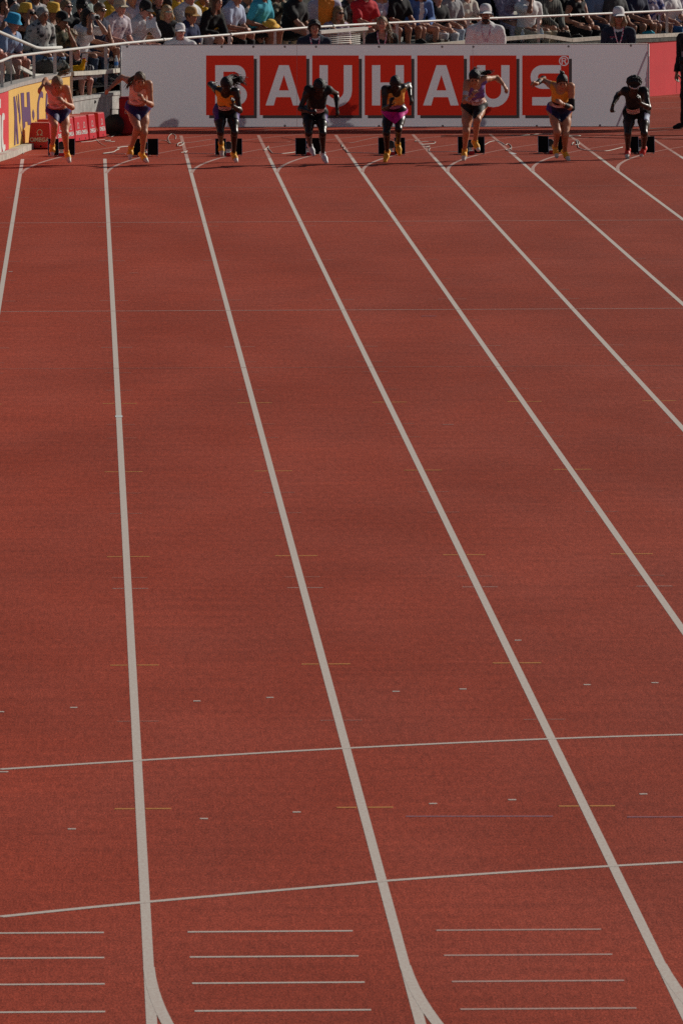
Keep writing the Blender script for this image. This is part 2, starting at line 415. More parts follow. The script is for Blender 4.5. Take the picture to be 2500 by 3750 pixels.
def figure(label, J, look, h, group=None, cat='person', loc=None):
    """builds a clothed figure: continuous body, clothes and hair as its parts"""
    fem = look.get('fem', True); g = look.get('g', 1.0); seed = look.get('seed', 0)
    fr = look.get('fr', .0085)
    P = body_prims(J, fem, g, fr, look.get('curlA', .5), look.get('curlB', .5))
    lo, hi = lo_hi(P); fl = Field(lo-.06, hi+.06, h)
    base = loc if loc is not None else (J['pelvis'][0], J['pelvis'][1], min(J['toeA'][2], J['toeB'][2])-.03)
    T = thing('person', label, cat, base, group)
    skin = look['skin']; at = J['at']; hs = J['hs_']
    D = fl.union(P)
    X, Y, Z = fl.grid()
    eyes = [at(sx*.031, .092, .009) for sx in (-1, 1)]; lip = at(0, .1, -.06); brow = [at(sx*.032, .094, .031) for sx in (-1, 1)]
    hr, hf, hu = J['hr'], J['hf'], J['hu']
    def face(C):
        i = np.zeros(len(C), int)
        for e in eyes: i[np.linalg.norm((C-e)*1.0, axis=1) < .0105*hs+h*.15] = 1
        d = C-lip; i[(np.abs(d@hr) < .024*hs) & (np.abs(d@hu) < .009*hs+h*.2) & ((d@hf) > -.02)] = 2
        for b in brow:
            d = C-b; i[(np.abs(d@hr) < .021*hs) & (np.abs(d@hu) < .0045*hs+h*.12) & ((d@hf) > -.015)] = 3
        return i
    hcol = look.get('hair', (.02, .015, .01))
    hm = mat('hair', hcol, .5, .4, var=.35, vscale=45, bump=.5, bscale=120)
    lipc = tuple(x*y for x, y in zip(look['skin_c'], (.9, .5, .5)))
    surf('body', fl, D, [skin, mat('eye', (.02, .015, .012), .2, .5), mat('lip', lipc, .45, .4), hm], T, face)
    a, s, n = J['ta'], J['ts'], J['tn']; pv = J['pelvis']; TL = np.linalg.norm(J['neck']-pv)
    tt = ((X-pv[0])*a[0]+(Y-pv[1])*a[1]+(Z-pv[2])*a[2]).astype(np.float32)      # height along the trunk
    tor = [p for p in P if p['tag'] == 'torso']; pel = [p for p in P if p['tag'] in ('pelvis',)]
    def neckhole(D2, r=.075, drop=.02, fwd=.03):
        c = J['neck']+n*fwd+a*(.045-drop)
        d = np.sqrt((X-c[0])**2+(Y-c[1])**2+(Z-c[2])**2)-r; return np.maximum(D2, -d).astype(np.float32)
    arms = [p for p in P if p['tag'] in ('farm', 'hand')]; Darm = [None]
    def tight(Q, e):
        if Darm[0] is None: Darm[0] = fl.union(arms)
        return np.maximum(np.maximum(D-e, fl.union(Q, e+.016)), -(Darm[0]-.009))
    top = look.get('top')
    if top:
        k = top['kind']; mt = top['m']; e = top.get('e', .016)
        if k in ('tee', 'long', 'tank'):
            Q = tor+pel[:1]
            fr_ = {'tee': .62, 'long': 1.0, 'tank': .12}[k]
            for sh, el, wr in ((J['shA'], J['elA'], J['wrA']), (J['shB'], J['elB'], J['wrB'])):
                if k != 'tank': Q = Q+[cap(sh, sh+(el-sh)*fr_, .058*g+.004, (.056 if k == 'tee' else .044)*g, '', .04)]
                if k == 'long': Q = Q+[cap(el, el+(wr-el)*.93, .044*g, .034*g, '', .03)]
            if not fem or top.get('loose'): Q = Q+[ecap(pv+a*.06+n*.03, pv+a*.3+n*.02, .125*g, .12*g, n, 1.3, '', .05)]
            D2 = tight(tor+pel[:1], e) if e < .01 else fl.union(Q, e)+wrinkle(fl, top.get('w', .0035), 38, seed+1)
            D2 = np.maximum(D2, -(tt-top.get('hem', -.06)))
            D2 = neckhole(D2, top.get('nr', .078), top.get('nd', .015), .02)
            mts = [mt]; mf = None
            if 'm2' in top: mts = [mt, top['m2']]; mf = lambda C: top['split'](C, J).astype(int)
            surf(top.get('name', {'tee': 't_shirt', 'long': 'jacket', 'tank': 'vest_top'}[k]), fl, D2, mts, T, mf)
        elif k == 'crop':
            D2 = tight(tor, e); lowt = top.get('low', .46)*TL
            D2 = np.maximum(D2, -(tt-lowt)); D2 = np.maximum(D2, tt-1.05*TL)
            D2 = neckhole(D2, .070, top.get('nd', .025), .030)
            for sh, sg in ((J['shA'], -1), (J['shB'], 1)):
                c = sh+s*sg*.040; d = np.sqrt((X-c[0])**2+(Y-c[1])**2+(Z-c[2])**2)-.070; D2 = np.maximum(D2, -d)
            mts = [mt]; mf = None
            if 'm2' in top: mts = [mt]+list(top['m2']) if isinstance(top['m2'], (list, tuple)) else [mt, top['m2']]; mf = lambda C: top['split'](C, J).astype(int)
            surf('crop_top', fl, D2.astype(np.float32), mts, T, mf)
    bt = look.get('bottom')
    if bt:
        k = bt['kind']; e = bt.get('e', .014); Q = pel+[tor[1]]
        for h_, k_, an in ((J['hipA'], J['kneeA'], J['ankA']), (J['hipB'], J['kneeB'], J['ankB'])):
            fr_ = {'long': 1, 'shorts': .72, 'brief': .5, 'tight': .38}[k]
            Q = Q+[cap(h_, h_+(k_-h_)*fr_, .088*g, (.088-.032*fr_)*g+(.006 if k in ('long', 'shorts') else 0), '', .04)]
            if k == 'long': Q = Q+[cap(k_, k_+(an-k_)*.92, .058*g, .046*g, '', .03)]
        D2 = fl.union(Q, e) if e > .01 else tight(Q+([q for q in P if q['tag'] == 'thigh'] if k == 'brief' else []), e)
        if e > .01: D2 = D2+wrinkle(fl, .003, 34, seed+2)
        if k in ('brief', 'tight') and e < .01:
            wv = unit(a+np.array([0, 0, 1.4])); D2 = np.maximum(D2, ((X-pv[0])*wv[0]+(Y-pv[1])*wv[1]+(Z-pv[2])*wv[2]).astype(np.float32)-bt.get('waist', .10))
        else: D2 = np.maximum(D2, tt-bt.get('waist', .10))
        if k == 'brief':
            hs_ = unit(J['hipB']-J['hipA']); ha = unit(a-hs_*(a@hs_)); c = pv
            xx = np.abs((X-c[0])*hs_[0]+(Y-c[1])*hs_[1]+(Z-c[2])*hs_[2]); up = (X-c[0])*0+(Y-c[1])*0+(Z-c[2])*1.0
            D2 = np.maximum(D2, ((xx-.038)*.66+(up+.15)*-.75).astype(np.float32))
        mts = [bt['m']]; mf = None
        if 'm2' in bt: mts = [bt['m'], bt['m2']]; mf = lambda C: bt['split'](C, J).astype(int)
        surf({'long': 'trousers', 'shorts': 'shorts', 'brief': 'briefs', 'tight': 'shorts'}[k], fl, D2.astype(np.float32), mts, T, mf)
    shoe = look.get('shoe')
    if shoe:
        for k_, an, to in ((J['kneeA'], J['ankA'], J['toeA']), (J['kneeB'], J['ankB'], J['toeB'])):
            SP = shoe_prims(an, to, an-k_, g); l2, h2 = lo_hi(SP); f2 = Field(l2-.02, h2+.02, min(h, .012))
            D2 = f2.union(SP, .004); sh = unit(an-k_); fd = unit(to-an); dn = unit(sh-fd*(sh@fd)); x2, y2, z2 = f2.grid()
            lim = (x2-an[0])*dn[0]+(y2-an[1])*dn[1]+(z2-an[2])*dn[2]-.062*g
            D2 = np.maximum(D2, lim).astype(np.float32)
            mf = (lambda C, an=an, dn=dn, fd=fd: ((((C-an)@dn) > shoe.get('line', .028)*g) | (((C-an)@fd) > shoe.get('toe', 9))).astype(int))
            surf('shoe', f2, D2, [shoe['m'], shoe['sole']], T, mf)
    # hair
    st = look.get('hairstyle', 'short')
    if st != 'none':
        A = [hr, hf, hu]; vol = look.get('vol', .012)
        HP = [ell(at(0, -.010, .026), A, ((.076+vol)*hs, (.095+vol)*hs, (.089+vol)*hs), '', .01)]
        extra = []
        if st in ('long', 'bob'):
            L = .26 if st == 'long' else .15
            for sx in (-1, 1):
                extra += [cap(at(sx*.075, -.005, .0), at(sx*.085, .01, -L*.6), .034*hs, .04*hs, '', .03), cap(at(sx*.085, .01, -L*.6), at(sx*.07, .02, -L), .04*hs, .022*hs, '', .03)]
            extra += [cap(at(0, -.06, .0), at(0, -.075, -L), .075*hs, .055*hs, '', .04)]
        if st == 'bun': extra += [ell(at(0, -.045, .125), A, (.036*hs, .036*hs, .04*hs), '', .01), cap(at(.02, -.05, .15), at(.035, -.05, .175), .016, .006, '', .01)]
        if st == 'afro': extra += [ell(at(0, -.02, .075), A, (.115*hs, .105*hs, .085*hs), '', .03)]
        AL = HP+extra; l2, h2 = lo_hi(AL); f2 = Field(l2-.03, h2+.03, max(.008, h*.8)); x2, y2, z2 = f2.grid()
        D2 = f2.union(HP)
        hl = look.get('line', .03)
        c = at(0, 0, 0); ff = hf*.80-hu*.60
        D2 = np.maximum(D2, ((x2-c[0])*ff[0]+(y2-c[1])*ff[1]+(z2-c[2])*ff[2]-hl*hs).astype(np.float32))
        if st in ('short', 'pony', 'bun', 'braids', 'curly', 'afro'):      # nape cut
            nn = -hu*.85+hf*.35; D2 = np.maximum(D2, ((x2-c[0])*nn[0]+(y2-c[1])*nn[1]+(z2-c[2])*nn[2]-.045*hs).astype(np.float32))
        if extra: D2 = f2.union(extra, 0, D2.astype(np.float32))
        amp = {'curly': .012, 'afro': .014, 'long': .005, 'braids': .006}.get(st, .0025)
        D2 = D2+wrinkle(f2, amp*.5, {'curly': 150, 'afro': 170, 'braids': 200}.get(st, 120), seed+3)
        HO = surf('hair', f2, D2.astype(np.float32), [hm], T)
        if 'strands' in look:
            b = MB(); r = random.Random(seed+5)
            for path, cnt, rad, sp in look['strands']:
                path = [np.asarray(p, float) for p in path]
                for i in range(cnt):
                    off = np.array([r.gauss(0, 1), r.gauss(0, 1), r.gauss(0, 1)])*sp
                    cutl = r.uniform(.72, 1.0); pts = []; K = len(path)
                    wob = np.array([r.gauss(0, 1), r.gauss(0, 1), r.gauss(0, 1)])*sp*1.3
                    for j, p in enumerate(path):
                        t = j/(K-1); pts.append(p+off*(.35+1.0*t)+wob*t*t)
                    pts = smoothpath(pts, 3); m = max(4, int(len(pts)*cutl)); pts = pts[:m]
                    b.tube(pts, [rad*(1-.75*q/(m-1)) for q in range(m)], 5)
            b.build('ponytail' if st in ('pony', 'bun') else 'loose_hair', hm, T, True)
    hat = look.get('hat')
    if hat: make_hat(hat, at, hs, hr, hf, hu, T)
    if look.get('glasses'):
        gp = []
        for sx in (-1, 1): gp += [ecap(at(sx*.022, .103, .008), at(sx*.045, .094, .010), .018*hs, .017*hs, hf, 2.2, '', .004), cap(at(sx*.06, .085, .014), at(sx*.082, -.005, .014), .005, None, '', .004)]
        gp.append(cap(at(-.02, .106, .014), at(.02, .106, .014), .006, None, '', .004))
        l2, h2 = lo_hi(gp); f2 = Field(l2-.01, h2+.01, .007); surf('sunglasses', f2, f2.union(gp), [look['glasses']], T)
    for fn in look.get('extra', []): fn(T, J, fl, tt, X, Y, Z)
    return T
def make_hat(hat, at, hs, r, f, u, T):
    kind, m = hat['kind'], hat['m']; b = MB(); n = 22; V = []; F = []
    tilt = hat.get('tilt', 0.0); u2 = unit(u-f*tilt); f2 = unit(f+u*tilt); c = at(0, -.012, .046 if kind == 'cap' else .042)
    prof = [(1.02, 0.0), (1.0, .035), (.92, .07), (.72, .098), (.4, .112), (.01, .116)] if kind == 'cap' else [(1.5, -.035), (1.32, -.012), (1.08, .015), (1.05, .05), (.98, .095), (.86, .112), (.4, .12), (.01, .121)]
    for w, z in prof:
        for k in range(n):
            a = 2*math.pi*k/n; V.append(c+hs*(w*(.088*math.cos(a)*r+.107*math.sin(a)*f2)+z*u2))
    for i in range(len(prof)-1):
        for k in range(n): F.append((i*n+k, i*n+(k+1) % n, (i+1)*n+(k+1) % n, (i+1)*n+k))
    b.add(V, F); o = b.build('bucket_hat' if kind == 'bucket' else 'cap', m, T, True)
    if kind == 'cap':
        V = []; F = []; K = 9
        for row, (ext, dz) in enumerate(((.98, .004), (1.32, -.002), (1.68, -.022))):
            for k in range(K):
                a = math.radians(28+124*k/(K-1)); w = 1+(ext-1)*math.sin((a-math.radians(28))/math.radians(124)*math.pi)**.6
                V.append(c+hs*(w*(.09*math.cos(a)*r+.107*math.sin(a)*f2)+(dz-.01*abs(math.cos(a)))*u2))
        V2 = V+[v-u2*.005 for v in V]; M_ = len(V)
        for i in range(2):
            for k in range(K-1):
                q = (i*K+k, i*K+k+1, (i+1)*K+k+1, (i+1)*K+k); F.append(q[::-1]); F.append(tuple(x+M_ for x in q))
        for k in range(K-1): F.append((2*K+k, 2*K+k+1, 2*K+k+1+M_, 2*K+k+M_))
        mk('cap_brim', V2, F, hat.get('brim', m), o, True)
        if 'badge' in hat:
            bb = MB(); p = c+hs*(.103*f2+.055*u2); nn = unit(f2*.8+u2*.6)
            bb.lathe(p+nn*.002, [(.024*hs, 0), (.024*hs, .003), (.018*hs, .004), (.018*hs, 0)], nn, 16)
            for k in range(3):
                a = math.pi/2+k*2*math.pi/3; e = math.cos(a)*r+math.sin(a)*np.cross(nn, r)*-1; bb.tube([p+nn*.003, p+nn*.003+e*.019*hs], [.004, .002], 5)
            bb.build('cap_badge', hat['badge'], o)
    return o
def ik(sh, wr, l1, l2, pole):
    d = wr-sh; L = np.linalg.norm(d)
    if L > (l1+l2)*.985: wr = sh+d/L*(l1+l2)*.985; d = wr-sh; L = np.linalg.norm(d)
    x = (l1*l1-l2*l2+L*L)/(2*L); hgt = math.sqrt(max(l1*l1-x*x, 0)); e = d/L; p = unit(pole-e*(pole@e))
    return sh+e*x+p*hgt, wr
# ================================================================= THE SETTING
def st(o): o['kind'] = 'structure'; return o
# track surface: rust-red granular rubber
def track_mat():
    m = bpy.data.materials.new('track_rubber'); m.use_nodes = True; nt = m.node_tree; N = nt.nodes; L = nt.links
    b = N['Principled BSDF']; b.inputs['Roughness'].default_value = .85; b.inputs['Specular IOR Level'].default_value = .06
    g = N.new('ShaderNodeNewGeometry')
    def noise(sx, sy, sc, det, rough=.55):
        mp = N.new('ShaderNodeMapping'); mp.inputs['Scale'].default_value = (sx, sy, 1); L.new(g.outputs['Position'], mp.inputs['Vector'])
        t = N.new('ShaderNodeTexNoise'); t.inputs['Scale'].default_value = sc; t.inputs['Detail'].default_value = det; t.inputs['Roughness'].default_value = rough
        L.new(mp.outputs[0], t.inputs['Vector']); return t.outputs['Fac']
    def ramp(f, p0, c0, p1, c1):
        r = N.new('ShaderNodeValToRGB'); r.color_ramp.elements[0].position = p0; r.color_ramp.elements[1].position = p1
        r.color_ramp.elements[0].color = (*c0, 1); r.color_ramp.elements[1].color = (*c1, 1); L.new(f, r.inputs[0]); return r.outputs[0]
    def mixc(mode, fac, a, c):
        x = N.new('ShaderNodeMix'); x.data_type = 'RGBA'; x.blend_type = mode
        if isinstance(fac, float): x.inputs[0].default_value = fac
        else: L.new(fac, x.inputs[0])
        L.new(a, x.inputs[6]); L.new(c, x.inputs[7]); return x.outputs[2]
    big = ramp(noise(.5, .12, 1.0, 3), .36, (.325, .054, .028), .66, (.398, .072, .040))          # broad sun-bleached and worn areas
    hue = ramp(noise(1.1, .22, 1.0, 4), .38, (1.0, 1.0, 1.0), .72, (.97, 1.10, 1.22))
    c = mixc('MULTIPLY', 1.0, big, hue)
    streak = ramp(noise(.8, 5.0, 1.0, 5, .6), .3, (.85, .86, .87), .7, (1.07, 1.06, 1.04))       # laying joints and sweeping run across the lanes
    c = mixc('MULTIPLY', 1.0, c, streak)
    sep = N.new('ShaderNodeSeparateXYZ'); L.new(g.outputs['Position'], sep.inputs[0])
    mr = N.new('ShaderNodeMapRange'); mr.inputs[1].default_value = -1.5; mr.inputs[2].default_value = 7.0; L.new(sep.outputs[0], mr.inputs[0])
    c = mixc('MULTIPLY', 1.0, c, ramp(mr.outputs[0], 0.0, (1.10, .98, .94), 1.0, (.93, 1.06, 1.16)))          # redder at the left, greyer towards the inner lanes
    blot = ramp(noise(.9, .28, 1.0, 2, .4), .34, (.965, .96, .96), .66, (1.03, 1.03, 1.03)); c = mixc('MULTIPLY', 1.0, c, blot)
    scuff = ramp(noise(2.2, .9, 1.0, 6, .7), .60, (1, 1, 1), .74, (.80, .80, .82)); c = mixc('MULTIPLY', .8, c, scuff)
    gr = ramp(noise(1, .22, 95.0, 2, .7), .32, (.52, .50, .50), .68, (1.46, 1.46, 1.46))         # rubber granules
    c = mixc('MULTIPLY', .9, c, gr)
    gr2 = ramp(noise(1, .12, 28.0, 3, .7), .3, (.80, .79, .79), .7, (1.18, 1.18, 1.18))
    c = mixc('MULTIPLY', 1.0, c, gr2)
    L.new(c, b.inputs['Base Color'])
    t = N.new('ShaderNodeTexNoise'); t.inputs['Scale'].default_value = 120; L.new(g.outputs['Position'], t.inputs['Vector'])
    bp = N.new('ShaderNodeBump'); bp.inputs['Strength'].default_value = .35; bp.inputs['Distance'].default_value = .01
    L.new(t.outputs['Fac'], bp.inputs['Height']); L.new(bp.outputs[0], b.inputs['Normal'])
    return m
M_TRACK = track_mat()
def paint(name, col, wear=.25, hole=.0):
    """worn road paint on rubber; the base shows through where it is worn"""
    m = bpy.data.materials.new(name); m.use_nodes = True; nt = m.node_tree; N = nt.nodes; L = nt.links
    b = N['Principled BSDF']; b.inputs['Roughness'].default_value = .75; b.inputs['Specular IOR Level'].default_value = .2
    g = N.new('ShaderNodeNewGeometry'); t = N.new('ShaderNodeTexNoise'); t.inputs['Scale'].default_value = 60; t.inputs['Detail'].default_value = 6; t.inputs['Roughness'].default_value = .75
    mp = N.new('ShaderNodeMapping'); mp.inputs['Scale'].default_value = (1, .3, 1); L.new(g.outputs['Position'], mp.inputs['Vector']); L.new(mp.outputs[0], t.inputs['Vector'])
    r = N.new('ShaderNodeValToRGB'); r.color_ramp.elements[0].position = .30+hole; r.color_ramp.elements[1].position = .62+hole
    base = (.36, .11, .08)
    r.color_ramp.elements[0].color = (*[c*(1-wear)+bb*wear for c, bb in zip(col, base)], 1); r.color_ramp.elements[1].color = (*col, 1)
    L.new(t.outputs['Fac'], r.inputs[0]); L.new(r.outputs[0], b.inputs['Base Color']); return m
P_WHITE = paint('lane_paint', (.68, .61, .53), .38)
P_FAINT = paint('worn_paint', (.55, .33, .27), .6, .05)
P_PINK = paint('thin_paint', (.60, .42, .36), .55, .03)
P_YEL = paint('yellow_paint', (.66, .29, .06), .40)
P_DIM = paint('dim_paint', (.50, .22, .17), .6, .04)
P_BLUE = paint('blue_paint', (.32, .15, .20), .7, .02)
GR = MB()
xs = [-400, -60, -20, 30, 80, 400]; ys = [-400, -160, -100, -50, 0, 60, 400]
GV = [(x, y, 0) for y in ys for x in xs]; nx = len(xs)
GR.add(GV, [(j*nx+i, j*nx+i+1, (j+1)*nx+i+1, (j+1)*nx+i) for j in range(len(ys)-1) for i in range(nx-1)])
track = st(GR.build('running_track', M_TRACK))
X2 = 0.276809; LX = lambda k: X2+1.22*(k-2)
def strip(name, pts, w, m, z=.0011):
    """flat painted line along ground points"""
    pts = [np.array([p[0], p[1]], float) for p in pts]; A, B = ribbon2d(pts, w/2)
    n = len(pts); V = [(*p, z) for p in A]+[(*p, z) for p in B]
    return mk(name, V, [(i+n, i+1+n, i+1, i) for i in range(n-1)], m, track)
for k in range(1, 10):
    x = LX(k)
    ystart = -0.05 if k < 3 else 0.0
    strip('lane_line', [(x, ystart), (x, -25), (x, -50), (x, -75), (x, -97.6), (x, -104)], .050, P_WHITE)
    if k >= 3:
        strip('lane_line', [(x, 0.03), (x, 1.7)], .05, P_PINK); strip('lane_line', [(x, 1.75), (x, 9.0)], .05, P_FAINT)
    # the bend lines peel off to the right behind the start
    R = 41.0-1.22*(k-1); Y0 = -6.1
    pts = []
    for i in range(24):
        Y = -5.2+i*.75; pts.append((x+R-math.sqrt(R*R-(Y-Y0)**2), Y))
    strip('bend_line', pts[:9], .05, P_PINK, .0016); strip('bend_line', pts[8:], .045, P_DIM, .0016)
    # and at the finish they peel off towards the camera
    if k < 6:
        pts = [(x+max(0, -(Y+96.3))**2/72.0, Y) for Y in np.arange(-96.5, -104, -.4)]; strip('bend_line', pts, .055, P_WHITE, .0016)
for R in (40.1, 41.9, 43.9, 45.8):
    pts = []
    for X in np.arange(8.0, 14, .4): pts.append((X, -6.1+math.sqrt(R*R-(40.0-X)**2)))
    strip('bend_line', pts, .07, P_DIM, .0020)
# start line and full-width lines
strip('start_line', [(LX(1), 0.0), (LX(9), 0.0)], .05, P_DIM, .0020)
strip('start_line', [(LX(1)+.02, 1.55), (LX(1)+.45, 1.5)], .04, P_PINK, .0020)
for v in (685.5, 811.5, 1135.5, 1345):
    Y = ground(1250, v)[1]; strip('cross_line', [(LX(1)-(1.2 if v > 700 else 0), Y), (LX(9), Y)], .05 if v != 1345 else .03, P_PINK if v in (811.5, 1135.5) else P_DIM, .0020)
def gp(x, y, ox, oy, s=1.2544): g = ground(ox+x/s, oy+y/s); return (g[0], g[1])
strip('cross_line', smoothpath([gp(0, 512, 0, 2950), gp(640, 447, 0, 2950), gp(1568, 365, 0, 2950), gp(160, 350, 1250, 2950), gp(800, 305, 1250, 2950), gp(1568, 260, 1250, 2950)], 4), .07, P_WHITE, .0020)
strip('cross_line', smoothpath([gp(0, 838, 0, 2150), gp(640, 797, 0, 2150), gp(1568, 742, 0, 2150), gp(950, 698, 1250, 2150), gp(1568, 678, 1250, 2150)], 4), .07, P_WHITE, .0020)
# hurdle marks
for i, Y in enumerate((-13, -21.5, -30, -38.5, -47, -55.5, -64, -72.5, -81, -89.5)):
    for k in range(1, 9):
        x = LX(k); m = P_YEL if i > 4 else P_DIM
        for a, b in ((-.14, -.03), (.03, .17)): strip('hurdle_mark', [(x+a, Y), (x+b, Y)], .05, m, .0016)
for Y, mm in ((-34.2, P_DIM), (-49.4, P_DIM), (-51.0, P_DIM), (-53.6, P_DIM), (-58.3, P_DIM), (-60, P_DIM), (-66.3, P_DIM), (-68.4, P_DIM), (-74.3, P_DIM), (-84.6, P_DIM), (-75.2, P_PINK), (-5.2, P_DIM), (-8.1, P_DIM), (-18.2, P_DIM), (-27.3, P_DIM), (-42.4, P_DIM)):
    for k in range(1, 9):
        x = LX(k)
        for a, b in ((-.11, -.03), (.03, .14)): strip('lane_tick', [(x+a, Y-.015*k), (x+b, Y-.015*k)], .03, mm, .0016)
# one-metre bars before the finish, a set in each lane
for Y in (-95.12, -96.12, -97.12, -98.13):
    for k in range(1, 7):
        x = LX(k); strip('finish_bar', [(x+.20, Y), (x+1.01, Y)], .05, P_WHITE if k < 3 else P_PINK, .0016)
for x, y in ((-.093, -83.76), (.661, -83.395), (1.112, -83.2), (-.536, -84.0), (1.899, -82.856), (2.318, -82.726), (3.102, -82.489), (3.531, -82.387), (2.811, -79.4), (1.892, -89.33), (2.336, -89.16), (3.078, -88.9), (-.096, -90.49), (.621, -90.02), (1.132, -89.72)):
    strip('lane_tick', [(x-.022, y), (x+.022, y)], .05, P_WHITE, .0020)
for u, v, w, m in ((1570, 1158, .16, P_BLUE), (40, 995, .05, P_WHITE), (1640, 1555, .1, P_DIM), (490, 1000, .1, P_DIM), (2060, 1060, .14, P_DIM), (1590, 2355, .0, P_WHITE)):
    if w: g = ground(u, v); strip('tape_mark', [(g[0]-w/2, g[1]), (g[0]+w/2, g[1])], .06, m, .0026)
g = ground(436, 1525.5); strip('tape_mark', [(g[0]-.032, g[1]), (g[0]+.032, g[1])], .22, mat('white_tape', (.75, .78, .74), .5), .0026)
g = ground(1874, 562); strip('tape_mark', [(g[0]-.01, g[1]+.25), (g[0]+.03, g[1]-.25)], .07, mat('white_tape', (.75, .78, .74), .5), .0026)
strip('blue_line', [(1.721, -89.97), (2.52, -90.01)], .05, P_BLUE, .0020); strip('blue_line', [(2.92, -90.07), (3.7, -90.1)], .05, P_BLUE, .0020)
g0 = gp(-20, 850, 0, 2150); strip('lane_tick', [g0, gp(40, 850, 0, 2150)], .05, P_WHITE, .0026)

# ---------------------------------------------------------------- curved arena wall
WP = smoothpath([(-4.2, -26), (-2.75, -12), (-2.0, -5.5), (-1.285, .3), (-1.12, 2.2), (-.9, 4.2), (-.53, 6.8), (-.2, 8.6), (.15, 10.2), (.6, 11.9), (1.3, 13.3), (2.35, 15.0), (3.7, 17.2), (5.0, 19.4), (6.6, 21.8), (8.0, 23.6), (9.0, 25.0), (9.7, 26.1), (10.5, 27.6), (12.5, 31.6), (15.5, 37.6), (19, 44.6)], 8)
WP = np.array(WP); WS = np.concatenate([[0], np.cumsum(np.linalg.norm(np.diff(WP, axis=0), axis=1))])
def W(s): return np.array([np.interp(s, WS, WP[:, 0]), np.interp(s, WS, WP[:, 1])])
def WN(s):
    d = W(s+.4)-W(s-.4); d /= np.linalg.norm(d); return np.array([d[1], -d[0]])       # towards the track
def WT(s): d = W(s+.4)-W(s-.4); return d/np.linalg.norm(d)
def wp(s, o, z): p = W(s)-WN(s)*o; return np.array([p[0], p[1], z])                    # o metres behind the wall face
def w_at_u(u, o=0.0, z=1.0):
    lo, hi = 20.0, WS[-1]-1
    for _ in range(40):
        m = (lo+hi)/2
        if proj(wp(m, o, z))[0] < u: lo = m
        else: hi = m
    return lo
def w_hit(u, v, o=0.0):
    """point of the surface o behind the wall face seen at u,v -> (s, z)"""
    z = 1.0
    for _ in range(3):
        s = w_at_u(u, o, z); p = wp(s, o, 0); z = aty(u, v, p[1])[2]
    return s, z
def wall_strip(name, s0, s1, z0, z1, o0, o1, m, parent=None, step=.6, loc=None):
    """solid band along the wall between heights z0..z1 and depths o0 (front) .. o1 (back)"""
    n = max(2, int((s1-s0)/step)+1); S = np.linspace(s0, s1, n); V = []
    for s in S: V += [wp(s, o0, z0), wp(s, o0, z1), wp(s, o1, z1), wp(s, o1, z0)]
    F = []
    for i in range(n-1):
        for j in range(4): F.append((i*4+j, (i+1)*4+j, (i+1)*4+(j+1) % 4, i*4+(j+1) % 4))
    F += [(0, 1, 2, 3), ((n-1)*4+3, (n-1)*4+2, (n-1)*4+1, (n-1)*4)]
    return mk(name, V, F, m, parent, loc=loc)
M_CONC = mat('concrete', (.42, .41, .38), .85, .2, var=.25, vscale=6, bump=.4, bscale=30)
M_DCONC = mat('dark_concrete', (.10, .10, .09), .9, .2, var=.4, vscale=12, bump=.5, bscale=40)
M_WPAINT = mat('white_painted_steel', (.66, .65, .60), .45, .4, var=.08, vscale=14, bump=.15, bscale=70)
M_BEAM = mat('weathered_white_wood', (.55, .52, .44), .75, .25, var=.22, vscale=16, bump=.12, bscale=50)
M_RED = mat('red_board', (.70, .042, .058), .5, .35, var=.06, vscale=3)
M_YEL = mat('yellow_board', (.84, .53, .13), .5, .35, var=.05, vscale=3)
sA = w_at_u(33, 0, .5); sB = w_at_u(257, 0, .6); sC = w_at_u(452, 0, .6); sD = w_at_u(1300, 0, .6)
def wall_thing(name, label, s): return thing(name, label, 'wall' if 'wall' in name else 'advertising board', wp(s, 0, 0))
t = thing('advertising_wall', 'red boundary wall panel with white rounded letter strokes at the left edge', 'wall', wp(sA-2, 0, 0))
wall_strip('wall_panel', 6, sA-.012, 0, .965, 0, .12, M_RED, t); wr = t
t = thing('advertising_wall', 'yellow boundary wall panel with purple letters beside the trackside boxes', 'wall', wp((sA+sB)/2, 0, 0))
wall_strip('wall_panel', sA+.012, sB, 0, .965, 0, .12, M_YEL, t); wy = t
wall_strip('coping', 6, sB, .97, 1.03, -.02, .22, mat('stone_coping', (.40, .37, .34), .8, .2, var=.2, vscale=8), wy)
t = thing('concrete_wall', 'low bare concrete wall under the open bay of the stand', 'wall', wp((sB+sC)/2, 0, 0))
wall_strip('wall_panel', sB+.01, sD, 0, .56, -.03, .16, M_CONC, t); wall_strip('wall_cap', sB+.01, sD, .562, .61, -.045, .17, M_CONC, t)
t = thing('advertising_wall', 'plain red boundary wall right of the long banner', 'wall', wp(w_at_u(2420), 0, 0))
wall_strip('wall_panel', sD+.02, WS[-1]-1.5, 0, .95, 0, .12, M_RED, t)
wall_strip('dark_ledge', sD+.02, WS[-1]-1.5, .955, 1.015, -.02, .25, M_DCONC, t)
for uu in (2475,):
    s = w_at_u(uu); 
    for z in (.0,): mk('panel_joint', [wp(s-.004, -.003, .02), wp(s+.004, -.003, .02), wp(s+.004, -.003, .93), wp(s-.004, -.003, .93)], [(0, 1, 2, 3)], mat('joint', (.3, .02, .03), .7), t)
kb = st(wall_strip('kerb', w_at_u(-60), w_at_u(95, 0, 0), 0, .09, -.16, -.02, mat('kerb_concrete', (.5, .47, .40), .85, .2, var=.25, vscale=9)))
